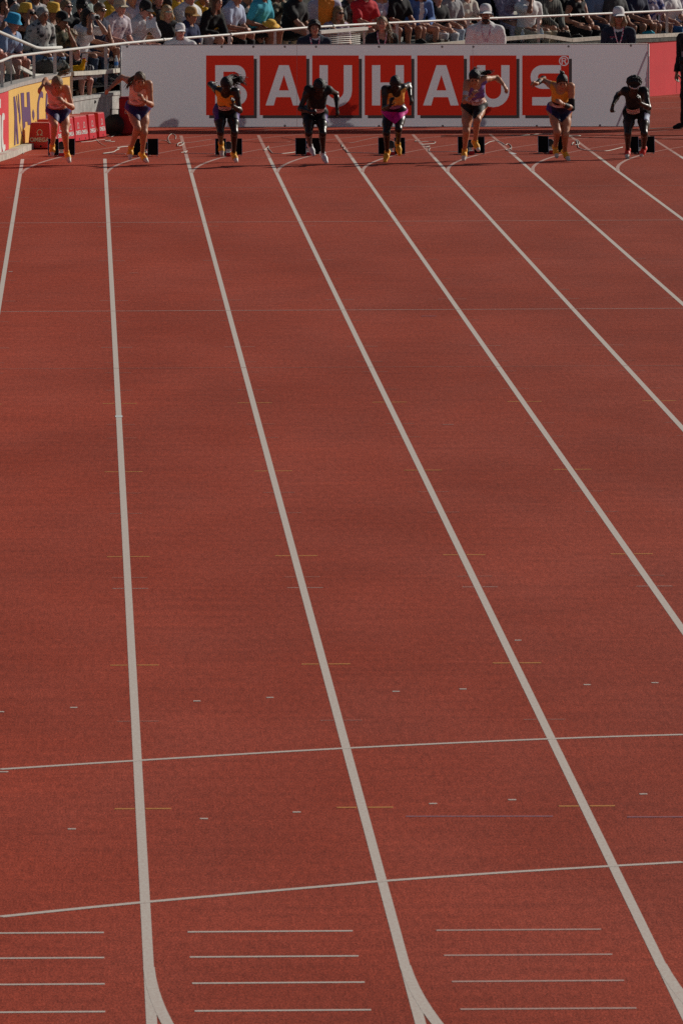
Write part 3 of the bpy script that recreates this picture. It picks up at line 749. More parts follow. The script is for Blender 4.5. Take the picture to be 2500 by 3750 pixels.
# lettering on the yellow and red walls (traced, then laid on the wall at its real distance)
def on_wall(name, loops, m, parent, ox, oy, sc, o=-.006):
    L2 = []
    for lp in loops: L2.append([w_hit(ox+x/sc, oy+y/sc) for x, y in lp])
    V, F = fill2d([[(s, z) for s, z in lp] for lp in L2])
    return mk(name, [wp(s, o, z) for s, z in V], F, m, parent)
M_PUR = mat('purple_print', (.12, .055, .15), .55, .3)
M_WHT = mat('white_print', (.72, .74, .70), .5, .3)
Z1 = (0, 260, 6.535)
on_wall('letter', [[(325, 615), (358, 602), (400, 860), (412, 1200), (450, 1740), (408, 1750), (385, 1300), (372, 1770), (342, 1780), (350, 1100)]], M_PUR, wy, *Z1)
on_wall('letter', [[(388, 580), (402, 590), (450, 1000), (442, 1000)], [(432, 540), (448, 560), (497, 1130), (480, 1280), (545, 1560), (530, 1580), (460, 1180)]], M_PUR, wy, *Z1)
on_wall('letter', [[(496, 525), (574, 517), (585, 860), (655, 862), (642, 508), (706, 498), (745, 1210), (740, 1290), (668, 1290), (662, 1210), (602, 1212), (606, 1330), (550, 1420)]], M_PUR, wy, *Z1)
on_wall('letter', [[(795, 908), (822, 1000), (828, 1080), (803, 1185), (778, 1080), (778, 970)]], M_PUR, wy, *Z1)
on_wall('letter', [[(925, 620), (950, 510), (985, 475), (1020, 500), (1034, 570), (1030, 650), (1000, 625), (965, 640), (942, 720), (930, 880), (935, 1228), (896, 1228), (890, 960), (900, 760)]], M_PUR, wy, *Z1)
on_wall('letter', [[(1105, 530), (1145, 520), (1135, 760), (1138, 1170), (1103, 1175), (1092, 800)]], M_PUR, wy, *Z1)
on_wall('letter', [[(38, 1100), (60, 1010), (95, 1005), (112, 1060), (108, 1160), (75, 1180), (72, 1600), (90, 1770), (125, 1750), (130, 1850), (100, 1940), (70, 1920), (45, 1800), (32, 1500)]], M_WHT, wr, *Z1)
on_wall('letter', [[(-40, 1060), (14, 1050), (36, 1950), (5, 1965), (-40, 1990)]], M_WHT, wr, *Z1)
on_wall('letter', [[(-40, 690), (16, 665), (18, 880), (-40, 900)]], M_WHT, wr, *Z1)

# ---------------------------------------------------------------- the stand: terraces, benches, railings
def row_z(r): return .70+.11*r
terr = MB(); n = 70; S = np.linspace(8, WS[-1]-1.2, n)
prof = [(.20, .60)]
for r in range(7): prof += [(.8*r+.24 if r else .20, row_z(r)), (.8*(r+1)+.24, row_z(r))]
prof = prof[1:]
V = [wp(s, o, z) for s in S for o, z in prof]; k = len(prof)
terr.add(V, [(i*k+j, i*k+j+1, (i+1)*k+j+1, (i+1)*k+j) for i in range(n-1) for j in range(k-1)])
st(terr.build('stand_terrace', mat('terrace_concrete', (.085, .085, .08), .9, .15, var=.3, vscale=5)))
benches = []
for r in range(5):
    o = .8*r+.85
    b = thing('bench', ('first', 'second', 'third', 'fourth', 'fifth')[r]+' plank bench row of the stand, counted from the white railing', 'bench', wp(WS[-1]/2, o, row_z(r)), 'plank benches of the stand')
    s0 = w_at_u(-90, o, 1.5); s1 = w_at_u(2620, o, 1.5)
    wall_strip('seat_plank', s0, s1, row_z(r)+.36, row_z(r)+.40, o-.14, o+.02, M_BEAM, b, 1.0); wall_strip('seat_plank', s0, s1, row_z(r)+.36, row_z(r)+.40, o+.04, o+.20, M_BEAM, b, 1.0)
    for s in np.arange(s0+.3, s1, 1.8): MB().box(wp(s, o+.03, row_z(r)+.18), (.06, .3, .355), R=[np.array([*WT(s), 0]), np.array([*-WN(s), 0]), np.array([0, 0, 1.])]).build('bench_support', M_WPAINT, b)
# back of the stand
st(wall_strip('stand_back', 8, WS[-1]-1.2, 0, 3.6, 5.9, 6.1, M_DCONC))
# edge beam
def rail_pts(L, o):
    out = []
    for u, v in L:
        s, z = w_hit(u, v, o); out.append(wp(s, o, z))
    return out
BO = .03
t = thing('edge_beam', 'weathered white timber beam along the stand edge above the concrete bay', 'beam', rail_pts([(400, 262)], BO)[0])
def beam(L, parent, hh=.032, o=BO):
    P_ = rail_pts(L, o); b = MB()
    for p, q in zip(P_[:-1], P_[1:]):
        d = unit(q-p); c = (p+q)/2; yv = unit(np.cross([0, 0, 1.], d)); b.box(c, (np.linalg.norm(q-p)-.004, .09, hh*2), R=[d, yv, np.cross(d, yv)])
    return b.build('timber', M_BEAM, parent)
beam([(262, 270), (352, 265.5)], t); beam([(353, 265.2), (452, 256)], t)
t = thing('edge_beam', 'long weathered timber beam above the banner with a step down at its far right', 'beam', rail_pts([(1900, 138)], BO)[0])
beam([(1500, 172), (1605, 164)], t); beam([(1606, 163.8), (1712, 153.5)], t); beam([(1840, 142.5), (1985, 131)], t); beam([(1986, 131.5), (2085, 147)], t); beam([(2086, 147.3), (2205, 138.5)], t); beam([(2310, 134.5), (2420, 130)], t); beam([(2421, 129.8), (2560, 123)], t)
# main rail of the front
t = thing('railing', 'long white tubular railing climbing from left to right along the stand front', 'railing', rail_pts([(1200, 95)], 0)[0]); RAIL = t
RL = [(-60, 238), (5, 224), (45, 207), (180, 190), (320, 174), (460, 158), (600, 145), (720, 136), (840, 127), (985, 113), (1128, 101), (1260, 93), (1400, 85.5), (1560, 78), (1720, 70), (1860, 65), (2000, 59), (2130, 53.5), (2260, 48), (2500, 37), (2620, 32)]
MB().tube(rail_pts(RL, .05), .021, 10).build('handrail', M_WPAINT, t, True)
for u, v in ((600, 145), (845, 126.5), (1220, 95.5), (1330, 89.5), (1812, 67), (2083, 55.5)):
    p = rail_pts([(u, v)], .05)[0]; s = w_at_u(u); d = np.array([*WT(s), 0]); MB().tube([p-d*.04, p+d*.04], .026, 10).build('pipe_clamp', M_WPAINT, t, True)
def post(u, o, z0, v1, w, parent, taper=1.0):
    s, z1 = w_hit(u, v1, o); p = wp(s, o, 0); T_ = np.array([*WT(s), 0]); N_ = np.array([*WN(s), 0])
    return MB().box((p[0], p[1], (z0+z1)/2), (w, w*.8, z1-z0), R=[np.array([1., 0, 0]), np.array([0, 1., 0]), np.array([0, 0, 1.])]).build('post', M_WPAINT, parent)
for u, v, w in ((8, 226, .05), (42, 212, .022), (125, 200, .045), (202, 190, .05), (261, 184, .05), (388, 168, .055), (530, 152, .05), (690, 139, .05), (840, 128, .05), (1007, 112, .046), (1128, 102, .05), (1333, 90, .03), (1453, 84, .05), (1713, 71, .05), (1970, 61, .05), (2235, 50, .05), (2440, 41, .05)):
    post(u, .05, 1.03 if u < 257 or u > 460 else .61, v, w, t)
# stair rail on the left
t = thing('stair_rail', 'white handrail sloping down into the stand at the far left', 'railing', rail_pts([(135, 176)], .5)[0])
MB().tube(rail_pts([(-60, 92), (0, 118), (132, 174), (150, 177), (225, 174)], .5), .026, 10).build('handrail', M_WPAINT, t, True)
post(212, .5, 1.0, 178, .05, t); post(-30, .5, 1.0, 110, .05, t)
t = thing('stair_stringer', 'slanted white board under the railing at the far left', 'board', rail_pts([(60, 250)], .25)[0])
def plank(p, q, w, th, m, name, parent, up=(0, 0, 1.)):
    p = np.asarray(p); q = np.asarray(q); d = unit(q-p); y = unit(np.cross(up, d)); z = np.cross(d, y)
    return MB().box((p+q)/2, (np.linalg.norm(q-p), th, w), R=[d, y, z]).build(name, m, parent)
pp = rail_pts([(28, 222), (44, 268)], .25); plank(pp[0], pp[1], .11, .03, M_WPAINT, 'panel', t, (1., 0, 0))
pp = rail_pts([(72, 246), (128, 276), (205, 278)], .22); plank(pp[0], pp[1], .05, .04, M_WPAINT, 'stringer', t); plank(pp[1], pp[2], .05, .04, M_WPAINT, 'stringer', t)
# white mesh barrier in front of the row (behind the curly-haired official)
def bar_pts(L): return rail_pts(L, -.15)
t = thing('mesh_barrier', 'white barrier with horizontal wires and a broad white top board', 'barrier', bar_pts([(1250, 165)])[0])
pp = bar_pts([(1166, 118), (1338, 104)]); plank(pp[0], pp[1], .055, .10, M_WPAINT, 'top_board', t)
s0, _ = w_hit(1166, 118, -.15); s1, _ = w_hit(1332, 104, -.15)
pp = bar_pts([(1332, 108), (1332, 168)]); plank(pp[0], pp[1], .03, .03, M_WPAINT, 'upright', t, (0, 1., 0))
for i in range(9):
    v0 = 122+i*7.2; pp = bar_pts([(1168, v0+4), (1318, v0-5)]); MB().tube(pp, .006, 6).build('wire', M_WPAINT, t, True)
b = MB()
for i in range(26):
    u = 1172+i*5.7; pp = bar_pts([(u, 120), (u, 172)]); b.tube(pp, .0028, 4)
o = b.build('cross_wires', M_WPAINT, t)
# open bay under the stand: sunlit plywood patches, dark board added as shade
st(wall_strip('bay_shade_board', sB+.02, sC+1.0, .705, 1.05, .93, .96, mat('bay_shade_black', (.012, .016, .014), .9, .1)))  # black board added for the bay's shade and dark trousers
t = thing('sunlit_plywood_patch', 'pale plywood sheet with notched corner leaning in the dark bay', 'board', wp(w_at_u(330), .35, .6))  # sheet cut to the outline of the sunlight on the panel
def bayp(u, v, o=.35): s, z = w_hit(u, v, o); return wp(s, o, z)
C2 = lambda x, y: (250+x/7.127, 240+y/7.127)
lp = [C2(x, y) for x, y in ((325, 950), (385, 630), (730, 595), (742, 780), (830, 800), (835, 890))]
hits = [w_hit(u, v, .35) for u, v in lp]; V, F = fill2d([hits])
nV = len(V); VV = [wp(s, .35, z) for s, z in V]+[wp(s, .37, z) for s, z in V]
mk('sheet', VV, F+[tuple(i+nV for i in reversed(f)) for f in F], mat('plywood', (.50, .36, .22), .7, .2, var=.15, vscale=8, mode='wavex'), t)
t2 = thing('sunlit_plywood_strip', 'narrow plywood strip standing left of the notched sheet', 'board', bayp(283, 350))  # second patch of sunlight, also cut out as a board
hits = [w_hit(*C2(x, y), .35) for x, y in ((212, 960), (222, 650), (300, 640), (262, 955))]; V, F = fill2d([hits]); nV = len(V)
mk('sheet', [wp(s, .35, z) for s, z in V]+[wp(s, .37, z) for s, z in V], F+[tuple(i+nV for i in reversed(f)) for f in F], mat('plywood', (.50, .36, .22), .7, .2, var=.15, vscale=8, mode='wavex'), t2)
t = thing('timber_batten', 'white painted batten under the edge beam in the bay', 'beam', bayp(310, 284, .1))
pp = [bayp(266, 289, .1), bayp(372, 277, .1)]; plank(pp[0], pp[1], .045, .03, M_WPAINT, 'timber', t)

# ---------------------------------------------------------------- the long banner
BL = np.array([.582, 11.3, 0.]); BR = np.array([8.965, 10.7, 0.]); BU = unit(BR-BL); BNV = np.array([BU[1], -BU[0], 0.])   # faces the track
if BNV[1] > 0: BNV = -BNV
def bpt(u, v):
    P_ = onplane(u, v, BL, BNV); return (float((P_-BL)@BU), float(P_[2]))
def b3(x, z, off=0.0): return BL+BU*x+np.array([0, 0, z])+BNV*off
BT = thing('banner', 'long white banner with seven red letter squares reading BAUHAUS behind the start', 'banner', b3(4.2, 0))
TRN = .24
M_BW = mat('banner_white', (.84, .84, .89), .55, .3, trans=TRN, bump=.12, bscale=2.2)
M_BR = mat('banner_red', (.72, .038, .018), .55, .3, trans=TRN, bump=.12, bscale=2.2)
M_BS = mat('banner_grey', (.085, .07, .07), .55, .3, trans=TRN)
def flat(name, loops, m, parent=BT, off=0.0):
    V, F = fill2d(loops); return mk(name, [b3(x, z, off) for x, z in V], F, m, parent)
sq = []
for x0 in (754.9, 951.0, 1143.0, 1334.8, 1526.8, 1718.8, 1910.7): sq.append((x0, 203.0, x0+(174.6 if x0 < 760 else 170.5), 422.0))
SO = 11.2
x0, z0 = bpt(447, 464); x1, z1 = bpt(2369.6, 164)
zt = 1.362; zb = .058
outer = [(x0, zb), (x1, zb), (x1, zt), (x0, zt)]
holes = []
def px(l): return [bpt(u, v) for u, v in l]
for a, b, c, d in sq: holes.append(px([(a, b), (c, b), (c, b+SO+1), (c+SO, b+SO+1), (c+SO, d+SO), (a+SO, d+SO), (a+SO, d), (a, d)]))
flat('banner_sheet', [outer]+holes, M_BW)
def rel(i, l): a, b, c, d = sq[i]; return [bpt(a+x/2.24, b+y/2.24) for x, y in l]
def stroke(P_, hw): A, B = ribbon2d(P_, hw); return [tuple(p) for p in A]+[tuple(p) for p in reversed(B)]
def rnd(cx, cy, r, a0, a1, n=10): return [(cx+r*math.cos(math.radians(a0+(a1-a0)*i/n)), cy+r*math.sin(math.radians(a0+(a1-a0)*i/n))) for i in range(n+1)]
LA = [[(48, 410), (158, 80), (238, 80), (340, 410), (273, 410), (253, 342), (134, 342), (115, 410)], [(198, 160), (158, 287), (238, 287)]]
LU = [[(60, 80), (128, 80), (128, 290)]+rnd(193, 292, 65, 180, 0)+[(258, 80), (326, 80)]+rnd(193, 292, 133, 0, 180)]
LH = [[(60, 80), (128, 80), (128, 222), (253, 222), (253, 80), (321, 80), (321, 410), (253, 410), (253, 284), (128, 284), (128, 410), (60, 410)]]
LB = [[(75, 80), (245, 80)]+rnd(245, 160, 80, -90, 65)+[(272, 237)]+rnd(250, 325, 85, -65, 90)+[(75, 410)],
      [(142, 133), (235, 133)]+rnd(235, 173, 37, -80, 80, 6)+[(142, 212)], [(142, 264), (240, 264)]+rnd(240, 310, 44, -80, 80, 6)+[(142, 356)]]
LS = [[(317, 80), (317, 147), (150, 147)]+rnd(158, 177, 30, -95, -265, 6)+[(152, 207), (215, 209)]+rnd(215, 309, 101, -88, 88, 12)+[(82, 410), (82, 342), (215, 342)]+rnd(218, 308, 34, 85, -85, 6)+[(165, 274)]+rnd(165, 177, 97, 90, 270, 12)]
CH = [LB, LA, LU, LH, LA, LU, LS]
def circ(cx, cy, r, n=28): return [(cx+r*math.cos(2*math.pi*i/n), cy+r*math.sin(2*math.pi*i/n)) for i in range(n)]
ring_o, ring_i = circ(342, 45, 41), circ(342, 45, 33)
Rg = [[(322, 20), (345, 20)]+rnd(347, 33, 13, -90, 70, 6)+[(364, 70), (354, 70), (341, 48), (331, 48), (331, 70), (322, 70)], [(331, 27), (344, 27)]+rnd(345, 34, 7, -80, 80, 4)+[(331, 41)]]
for i, (a, b, c, d) in enumerate(sq):
    L_ = [rel(i, l) for l in CH[i]]
    holes = [L_[0]]
    inner = L_[1:]
    sqo = px([(a, b), (c, b), (c, d), (a, d)])
    if i == 6:
        pr = [rel(6, l) for l in (ring_o, ring_i, Rg[0], Rg[1])]
        # keep the S clear of the ring
        flat('red_square', [sqo]+L_+pr, M_BR)
        flat('registered_mark', pr, M_BW)
    else: flat('red_square', [sqo]+L_, M_BR)
    flat('letter', L_, M_BW)
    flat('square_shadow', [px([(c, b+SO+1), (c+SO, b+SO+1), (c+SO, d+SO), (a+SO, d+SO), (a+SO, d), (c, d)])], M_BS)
M_EYE = mat('eyelet_steel', (.25, .22, .22), .4, .5, metal=.6)
for u, v in ((466, 171), (812, 171), (928, 171), (1043, 171), (1157, 171), (1387, 171), (1618, 171), (1732, 171), (2080, 170), (2308, 167), (1043, 460), (1387, 461), (1620, 461), (1964, 461), (2195, 459)):
    x, z = bpt(u, v); MB().lathe(b3(x, z, .002), [(.004, 0), (.016, 0), (.018, .005), (.006, .006)], BNV, 12).build('eyelet', M_EYE, BT, True)
for us in (1087, 1730):
    a = px([(us-.5, 166), (us+.5, 166), (us+.5, 462), (us-.5, 462)]); mk('seam', [b3(x, z, .002) for x, z in a], [(0, 1, 2, 3)], mat('seam_weld', (.60, .40, .38), .5), BT)
# frame of the banner: edge tubes, end posts with raking stays behind
fr = MB(); fr.tube([b3(x0, zt+.007, 0), b3(x1, zt+.007, 0)], .007, 8); fr.tube([b3(x0, zb-.007, 0), b3(x1, zb-.007, 0)], .007, 8)
fr.build('frame_tube', M_WPAINT, BT, True)
for x in (x0-.014, x1+.014):
    q = MB(); q.tube([b3(x, 0.0, 0), b3(x, zt+.01, 0)], .012, 8); q.tube([b3(x, zt-.1, -.014), b3(x, .01, -.62)], .012, 8); q.build('frame_stay', M_WPAINT, BT, True)
# ================================================================= TRACKSIDE EQUIPMENT
M_BLK = mat('black_plastic', (.012, .012, .012), .55, .3)
M_PAD = mat('block_pad_rubber', (.010, .011, .010), .9, .1, var=.2, vscale=60)
M_ALU = mat('brushed_aluminium', (.62, .60, .58), .35, .5, metal=.7)
M_CRED = mat('crimson_lacquer', (.60, .018, .034), .45, .4, var=.06, vscale=6)
M_CRE2 = mat('red_label', (.45, .02, .03), .5, .3)
# starting block: rail, two pads, loudspeaker, marker
def make_block(loc, gap=.12, pl=0.0, pr=0.0):
    t = thing('starting_block', 'starting block', 'starting block', loc, 'starting blocks behind the start line')
    X, Y, Z = loc
    MB().box((X, Y+.10, .035), (.075, .86, .035), bev=.006).build('rail', M_ALU, t)
    MB().box((X, Y-.35, .032), (.08, .05, .055), bev=.006).build('rail_end', M_CRE2, t)
    for sx, dy, xo in ((-1, pl, 0), (1, pr, 0)):
        x = X+sx*gap; y = Y-.12+dy; a = math.radians(20); R = [np.array([1., 0, 0]), np.array([0, math.cos(a), -math.sin(a)]), np.array([0, math.sin(a), math.cos(a)])]
        c = np.array([x, y, .140])
        pad = MB().box(c, (.152, .022, .255), R=R, bev=.005).build('pad', M_PAD, t)
        for q in (-1, 1): MB().box(c+R[0]*q*.0785, (.006, .03, .255), R=R).build('pad_edge', M_ALU, pad)
        MB().box((x, y+.05, .05), (.10, .14, .03)).build('pad_bracket', M_ALU, t)
        for q in (-1, 1): MB().box((x+q*.062, y-.02, .011), (.022, .05, .02)).build('pad_foot', M_ALU, t)
    MB().lathe((X, Y+.22, .145), [(.001, -.052), (.05, -.052), (.062, -.045), (.062, .04), (.001, .042)], (0, 1, 0), 22).build('loudspeaker', M_BLK, t, True)
    MB().lathe((X, Y+.165, .145), [(.001, -.004), (.036, -.004), (.042, .0)], (0, 1, 0), 20).build('speaker_grille', mat('grille', (.045, .045, .04), .6, .4, var=.5, vscale=160), t)
    MB().box((X, Y+.2, .07), (.05, .06, .06)).build('speaker_post', M_ALU, t)
    return t
blk = []
for i, (u, v) in enumerate(((226, 573), (531, 573), (838, 572), (1131, 570), (1434, 569), (1725, 566), (2018, 563), (2347, 564))):
    g = ground(u, v); y = g[1]+.2
    blk.append((g[0], y))
b0 = make_block((blk[0][0], blk[0][1], 0))
names = ['behind the peach-top runner with the streaming blond ponytail', 'behind the peach-top runner with long brown hair', 'behind the runner in the orange top with flying dark hair',
         'behind the runner in black with white shoes', 'behind the runner in magenta briefs', 'behind the runner in lilac top and black briefs', 'behind the runner with black arm sleeves and a top bun', 'behind the runner with red shoes and a white headband']
for i, (x, y) in enumerate(blk):
    o = b0 if i == 0 else copy_tree(b0)
    o.location = (x, y, 0); o['label'] = 'black twin-pad starting block '+names[i]; o['category'] = 'starting block'
# Omega marker boxes
def prism(c, w, d, h, yaw, tw, td):
    """tapered box; c is the bottom front right corner (seen from the camera)"""
    fx = np.array([math.cos(yaw), -math.sin(yaw), 0]); fy = np.array([math.sin(yaw), math.cos(yaw), 0]); zz = np.array([0, 0, 1.])
    cc = np.asarray(c)-fx*w/2+fy*d/2
    return cc, fx, fy, zz
def omega_loops(cx, cy, s):
    o = arc(cx, cy+.08*s, .30*s, -58, 238, 18); i_ = arc(cx, cy+.08*s, .235*s, 238, -58, 18)
    pR, pL = o[0], o[-1]
    return [o+[(cx-.34*s, pL[1]), (cx-.34*s, pL[1]-.06*s), (cx-.07*s, pL[1]-.06*s), (cx-.07*s, pL[1]+.02*s)]+i_[0:]+[(cx+.07*s, pL[1]+.02*s), (cx+.07*s, pL[1]-.06*s), (cx+.34*s, pL[1]-.06*s), (cx+.34*s, pL[1])]]
def marker_box(label, u, v, yaw=math.radians(16), w=.36, d=.40, h=.385, front=True):
    g = ground(u, v); cc, fx, fy, zz = prism((g[0], g[1], 0), w, d, h, yaw, .8, .84)
    t = thing('marker_box', label, 'marker box', (cc[0], cc[1], 0), 'red tapered lane boxes beside the wall')
    MB().box(cc+zz*(h/2+.012), (w, d, h), R=[fx, fy, zz], taper=(.84, .84), bev=.012).build('shell', M_CRED, t)
    MB().box(cc+zz*(h+.014), (w*.80, d*.80, .008), R=[fx, fy, zz]).build('lid', mat('pale_lid', (.55, .16, .14), .5, .3), t)
    for a in (-1, 1):
        for b in (-1, 1): MB().box(cc+fx*a*w*.38+fy*b*d*.38+zz*.006, (.05, .05, .012), R=[fx, fy, zz]).build('foot', M_BLK, t)
    # lettering on the side facing the track and on the front
    for side in ((0, 1) if front else (1,)):
        if side == 0: ux, nn, half, dep = fx, -fy, d/2, .08*d
        else: ux, nn, half, dep = fy, fx, w/2, .08*w
        def P(x, y): return cc+ux*x+zz*(y+.012)+nn*(half-dep*2*.5*2*(y/h)*.5*2*.5+.0035-0.0) if False else cc+ux*x*1.0+zz*(y+.012)+nn*(half*(1-.16*y/h)+.004)
        V, F = text2d('OMEGA', .088, .0026); bb = MB(); bb.add([P(x, y+.105) for x, y in V], F)
        lo = omega_loops(0, .235, .15); V, F = fill2d(lo); bb2 = MB(); bb2.add([P(x, y) for x, y in V], F)
        bb.build('lettering', M_WHT, t); bb2.build('omega_mark', M_WHT, t)
        q = P(.02, .035); MB().lathe(q, [(.0, .0), (.016, 0), (.02, -.01)], nn, 12).build('cable_port', M_BLK, t)
    return t
marker_box('red OMEGA box nearest the camera, its shaded front facing the track', 187, 547)
for i, (u, v, l) in enumerate(((212, 534, 'red OMEGA box half hidden behind the legs of the leftmost runner'), (250, 527, 'second red OMEGA box from the camera seen past the runner\'s knee'), (278, 522, 'red OMEGA box touching the one behind it, nearer of the pair'), (300, 519, 'red OMEGA box touching the one before it, further of the pair'), (330, 514, 'red OMEGA box with a white cable hanging over its foot'), (365, 507, 'red OMEGA box furthest along the wall next to the shaded concrete'))):
    marker_box(l, u, v)
# upholstered red box
p = ground(437, 497); c = np.array([p[0]+.21, p[1]+.2, .31])
t = thing('padded_box', 'tall dark red box with white ring emblem behind the second runner', 'box', (c[0], c[1], 0))
MB().box(c, (.42, .36, .60), bev=.03).build('shell', mat('dark_red_vinyl', (.30, .008, .014), .5, .3, var=.1, vscale=8), t, False)
L_, R_ = circ(0, 0, .022), circ(0, 0, .016); V, F = fill2d([L_, R_]); mk('ring_emblem', [c+np.array([x-.10, -.183, z+.06]) for x, z in V], F, M_WHT, t)
# cable reel
p = ground(418, 497); c = np.array([p[0]+.02, p[1]+.05, .17])
t = thing('cable_reel', 'black cable reel with square handle beside the dark red box', 'cable reel', (c[0], c[1], 0))
MB().lathe(c, [(.001, -.10), (.165, -.10), (.17, -.09), (.165, -.08), (.08, -.075), (.08, .075), (.165, .08), (.17, .09), (.165, .10), (.001, .10)], (.25, .97, 0), 26).build('drum', M_BLK, t, True)
h = MB(); h.tube([c+np.array([-.07, -.08, .1]), c+np.array([-.07, -.08, .25]), c+np.array([.06, -.08, .25]), c+np.array([.06, -.08, .1])], .012, 8); h.build('handle', M_BLK, t)
MB().box(c+np.array([0, 0, -.145]), (.2, .22, .03)).build('foot', M_BLK, t)
t = thing('junction_box', 'small black junction box on the ground at the concrete corner', 'box', (ground(396, 490)[0], ground(396, 490)[1], 0)); q = np.array(worigin(t))
MB().box(q+np.array([0, 0, .05]), (.16, .14, .09), bev=.01).build('case', M_BLK, t); MB().lathe(q+np.array([.02, -.075, .06]), [(0, -.01), (.02, -.01), (.024, 0)], (0, 1, 0), 12).build('socket', mat('grey_plastic', (.12, .12, .12), .5), t)

# cables on the ground
M_WC = mat('white_cable', (.62, .60, .52), .5, .3); M_BC = mat('black_cable', (.012, .010, .010), .5, .3); M_GC = mat('grey_cable', (.30, .16, .13), .6, .2)
def cable(label, pts, m, r=.008, ox=0, oy=0, s=1.0, lift=None, nm='cable'):
    P_ = []; r = r*.55
    for i, q in enumerate(pts):
        g = ground(ox+q[0]/s, oy+q[1]/s); z = r+.002+(q[2] if len(q) > 2 else 0); 
        if z > .03:
            g = aty(ox+q[0]/s, oy+q[1]/s, ground(ox+pts[0][0]/s, oy+pts[0][1]/s)[1]); z = max(z, g[2])
        P_.append((g[0], g[1], z))
    P_ = smoothpath(P_, 5); b = MB().tube(P_, r, 6); o = b.build(nm, m, None, True, loc=P_[0]); return tag(o, label, 'cable', 'cables lying behind the start')
k1 = dict(ox=370, oy=240, s=5.058)
cable('white cable lying in a zigzag left of the second starting block', [(460, 1650), (200, 1645), (40, 1640), (230, 1610), (280, 1580), (340, 1555), (300, 1545), (370, 1520), (500, 1508)], M_WC, .012, **k1)
cable('white cable with two loose hoops between the second and third lanes', [(890, 1395), (1020, 1380), (1200, 1400), (1290, 1450), (1245, 1370), (1270, 1300), (1330, 1270), (1390, 1310), (1380, 1370)], M_WC, .008, **k1)
cable('white cable hook lying on the third lane line', [(1420, 1500), (1425, 1460), (1470, 1435), (1540, 1435), (1500, 1480), (1440, 1500)], M_WC, .011, **k1)
cable('thick white cable end beside the third starting block', [(1480, 1620), (1560, 1605), (1600, 1590), (1568, 1630), (1800, 1635), (2110, 1645)], M_WC, .010, **k1)
k4 = dict(ox=1030, oy=240, s=5.058)
cable('pale bunched cable on the lane line left of the fourth starting block', [(-260, 1570), (-320, 1575), (-260, 1530), (-240, 1500), (-235, 1545), (-190, 1600), (-150, 1630), (0, 1640), (200, 1620), (300, 1600)], M_WC, .010, **k4)
cable('pale knotted cable running down the lane line right of the fourth starting block', [(1110, 1465), (1130, 1490), (1120, 1510), (1165, 1525), (1160, 1560), (1200, 1580), (1230, 1615), (1400, 1625), (1620, 1630), (1790, 1640)], M_WC, .011, **k4)
k5 = dict(ox=1320, oy=240, s=5.058)
cable('white cable folded in flat loops between the fifth and sixth lanes', [(1020, 1395), (1040, 1420), (1350, 1412), (1355, 1450), (1150, 1468), (1145, 1478), (1275, 1500), (1200, 1520), (1280, 1535), (1270, 1560), (1290, 1600), (1560, 1605), (1840, 1600)], M_WC, .009, **k5)
k6 = dict(ox=1610, oy=230, s=5.058)
cable('thin cable arching right of the sixth starting block to a white loop', [(820, 1530), (930, 1470), (1050, 1455), (1150, 1490), (1205, 1530), (1260, 1505), (1310, 1540), (1320, 1585), (1280, 1600), (1325, 1610), (1220, 1615), (1280, 1640), (1480, 1645), (1800, 1650)], M_WC, .009, **k6)
k7 = dict(ox=1910, oy=240, s=5.058)
cable('white cable curling right of the seventh starting block towards the eighth', [(930, 1440), (960, 1430), (925, 1475), (1040, 1470), (1060, 1430), (1010, 1385), (1040, 1510), (1060, 1535), (1150, 1570), (1230, 1580), (1400, 1590), (1600, 1585), (1860, 1520)], M_WC, .010, **k7)
cable('white cable laid across the track behind the seventh starting block', [(680, 1340), (760, 1325), (900, 1315), (1065, 1310), (1060, 1300), (880, 1295)], M_WC, .010, **k7)
cable('long white cable lying just in front of the banner shadow', [(-450, 1290), (-50, 1300), (200, 1285), (330, 1275), (550, 1277)], M_WC, .007, **k7)
cable('upper black cable crossing the track right of the banner shadow', [(-1500, 1305), (0, 1290), (500, 1290), (1000, 1295), (1500, 1298), (3500, 1310)], M_BC, .010, **k7)
cable('lower black cable crossing the track behind the blocks', [(-1500, 1330), (0, 1308), (500, 1322), (1000, 1332), (1500, 1345), (3500, 1385)], M_BC, .010, **k7)
k8 = dict(ox=2190, oy=240, s=5.058)
cable('double black cable leaving the right end of the banner', [(300, 1205), (640, 1192), (900, 1180), (1250, 1165), (1700, 1150)], M_BC, .012, **k8)
cable('thin dark cable crossing the lanes behind the left runners', [(900, 1440), (1300, 1455), (1700, 1425), (2100, 1370), (2500, 1400), (3000, 1430), (3500, 1420)], M_GC, .006, **k1)
cable('thin dark cable looping across the middle lanes behind the blocks', [(0, 1340), (150, 1365), (300, 1400), (450, 1415), (800, 1430), (1250, 1440), (1500, 1390), (1800, 1330), (2000, 1355), (2300, 1440)], M_GC, .006, **k4)
c2 = dict(ox=250, oy=240, s=7.127)
cable('white cable draped over the red OMEGA boxes\' feet', [(590, 1950), (610, 1870), (630, 1830), (680, 1860), (730, 1910), (790, 1990), (880, 2060), (990, 2110)], M_WC, .007, **c2)
cable('white cable running from the OMEGA boxes to the cable reel', [(760, 1900), (830, 1870), (900, 1830), (950, 1805), (1000, 1830), (1090, 1870), (1150, 1865), (1220, 1830)], M_WC, .007, **c2)
cable('white cable curling out of the cable reel', [(1200, 1745), (1240, 1810), (1270, 1745), (1300, 1735), (1400, 1770), (1568, 1830), (1690, 1840)], M_WC, .008, **c2)
cable('pale bundle of cable ties lying before the OMEGA boxes', [(330, 2010), (480, 2000), (620, 1985), (740, 1960), (900, 1945), (1000, 1935), (1110, 1960), (960, 1975), (1100, 1985), (1215, 1990), (1050, 2000), (800, 2000)], M_WC, .008, **c2)
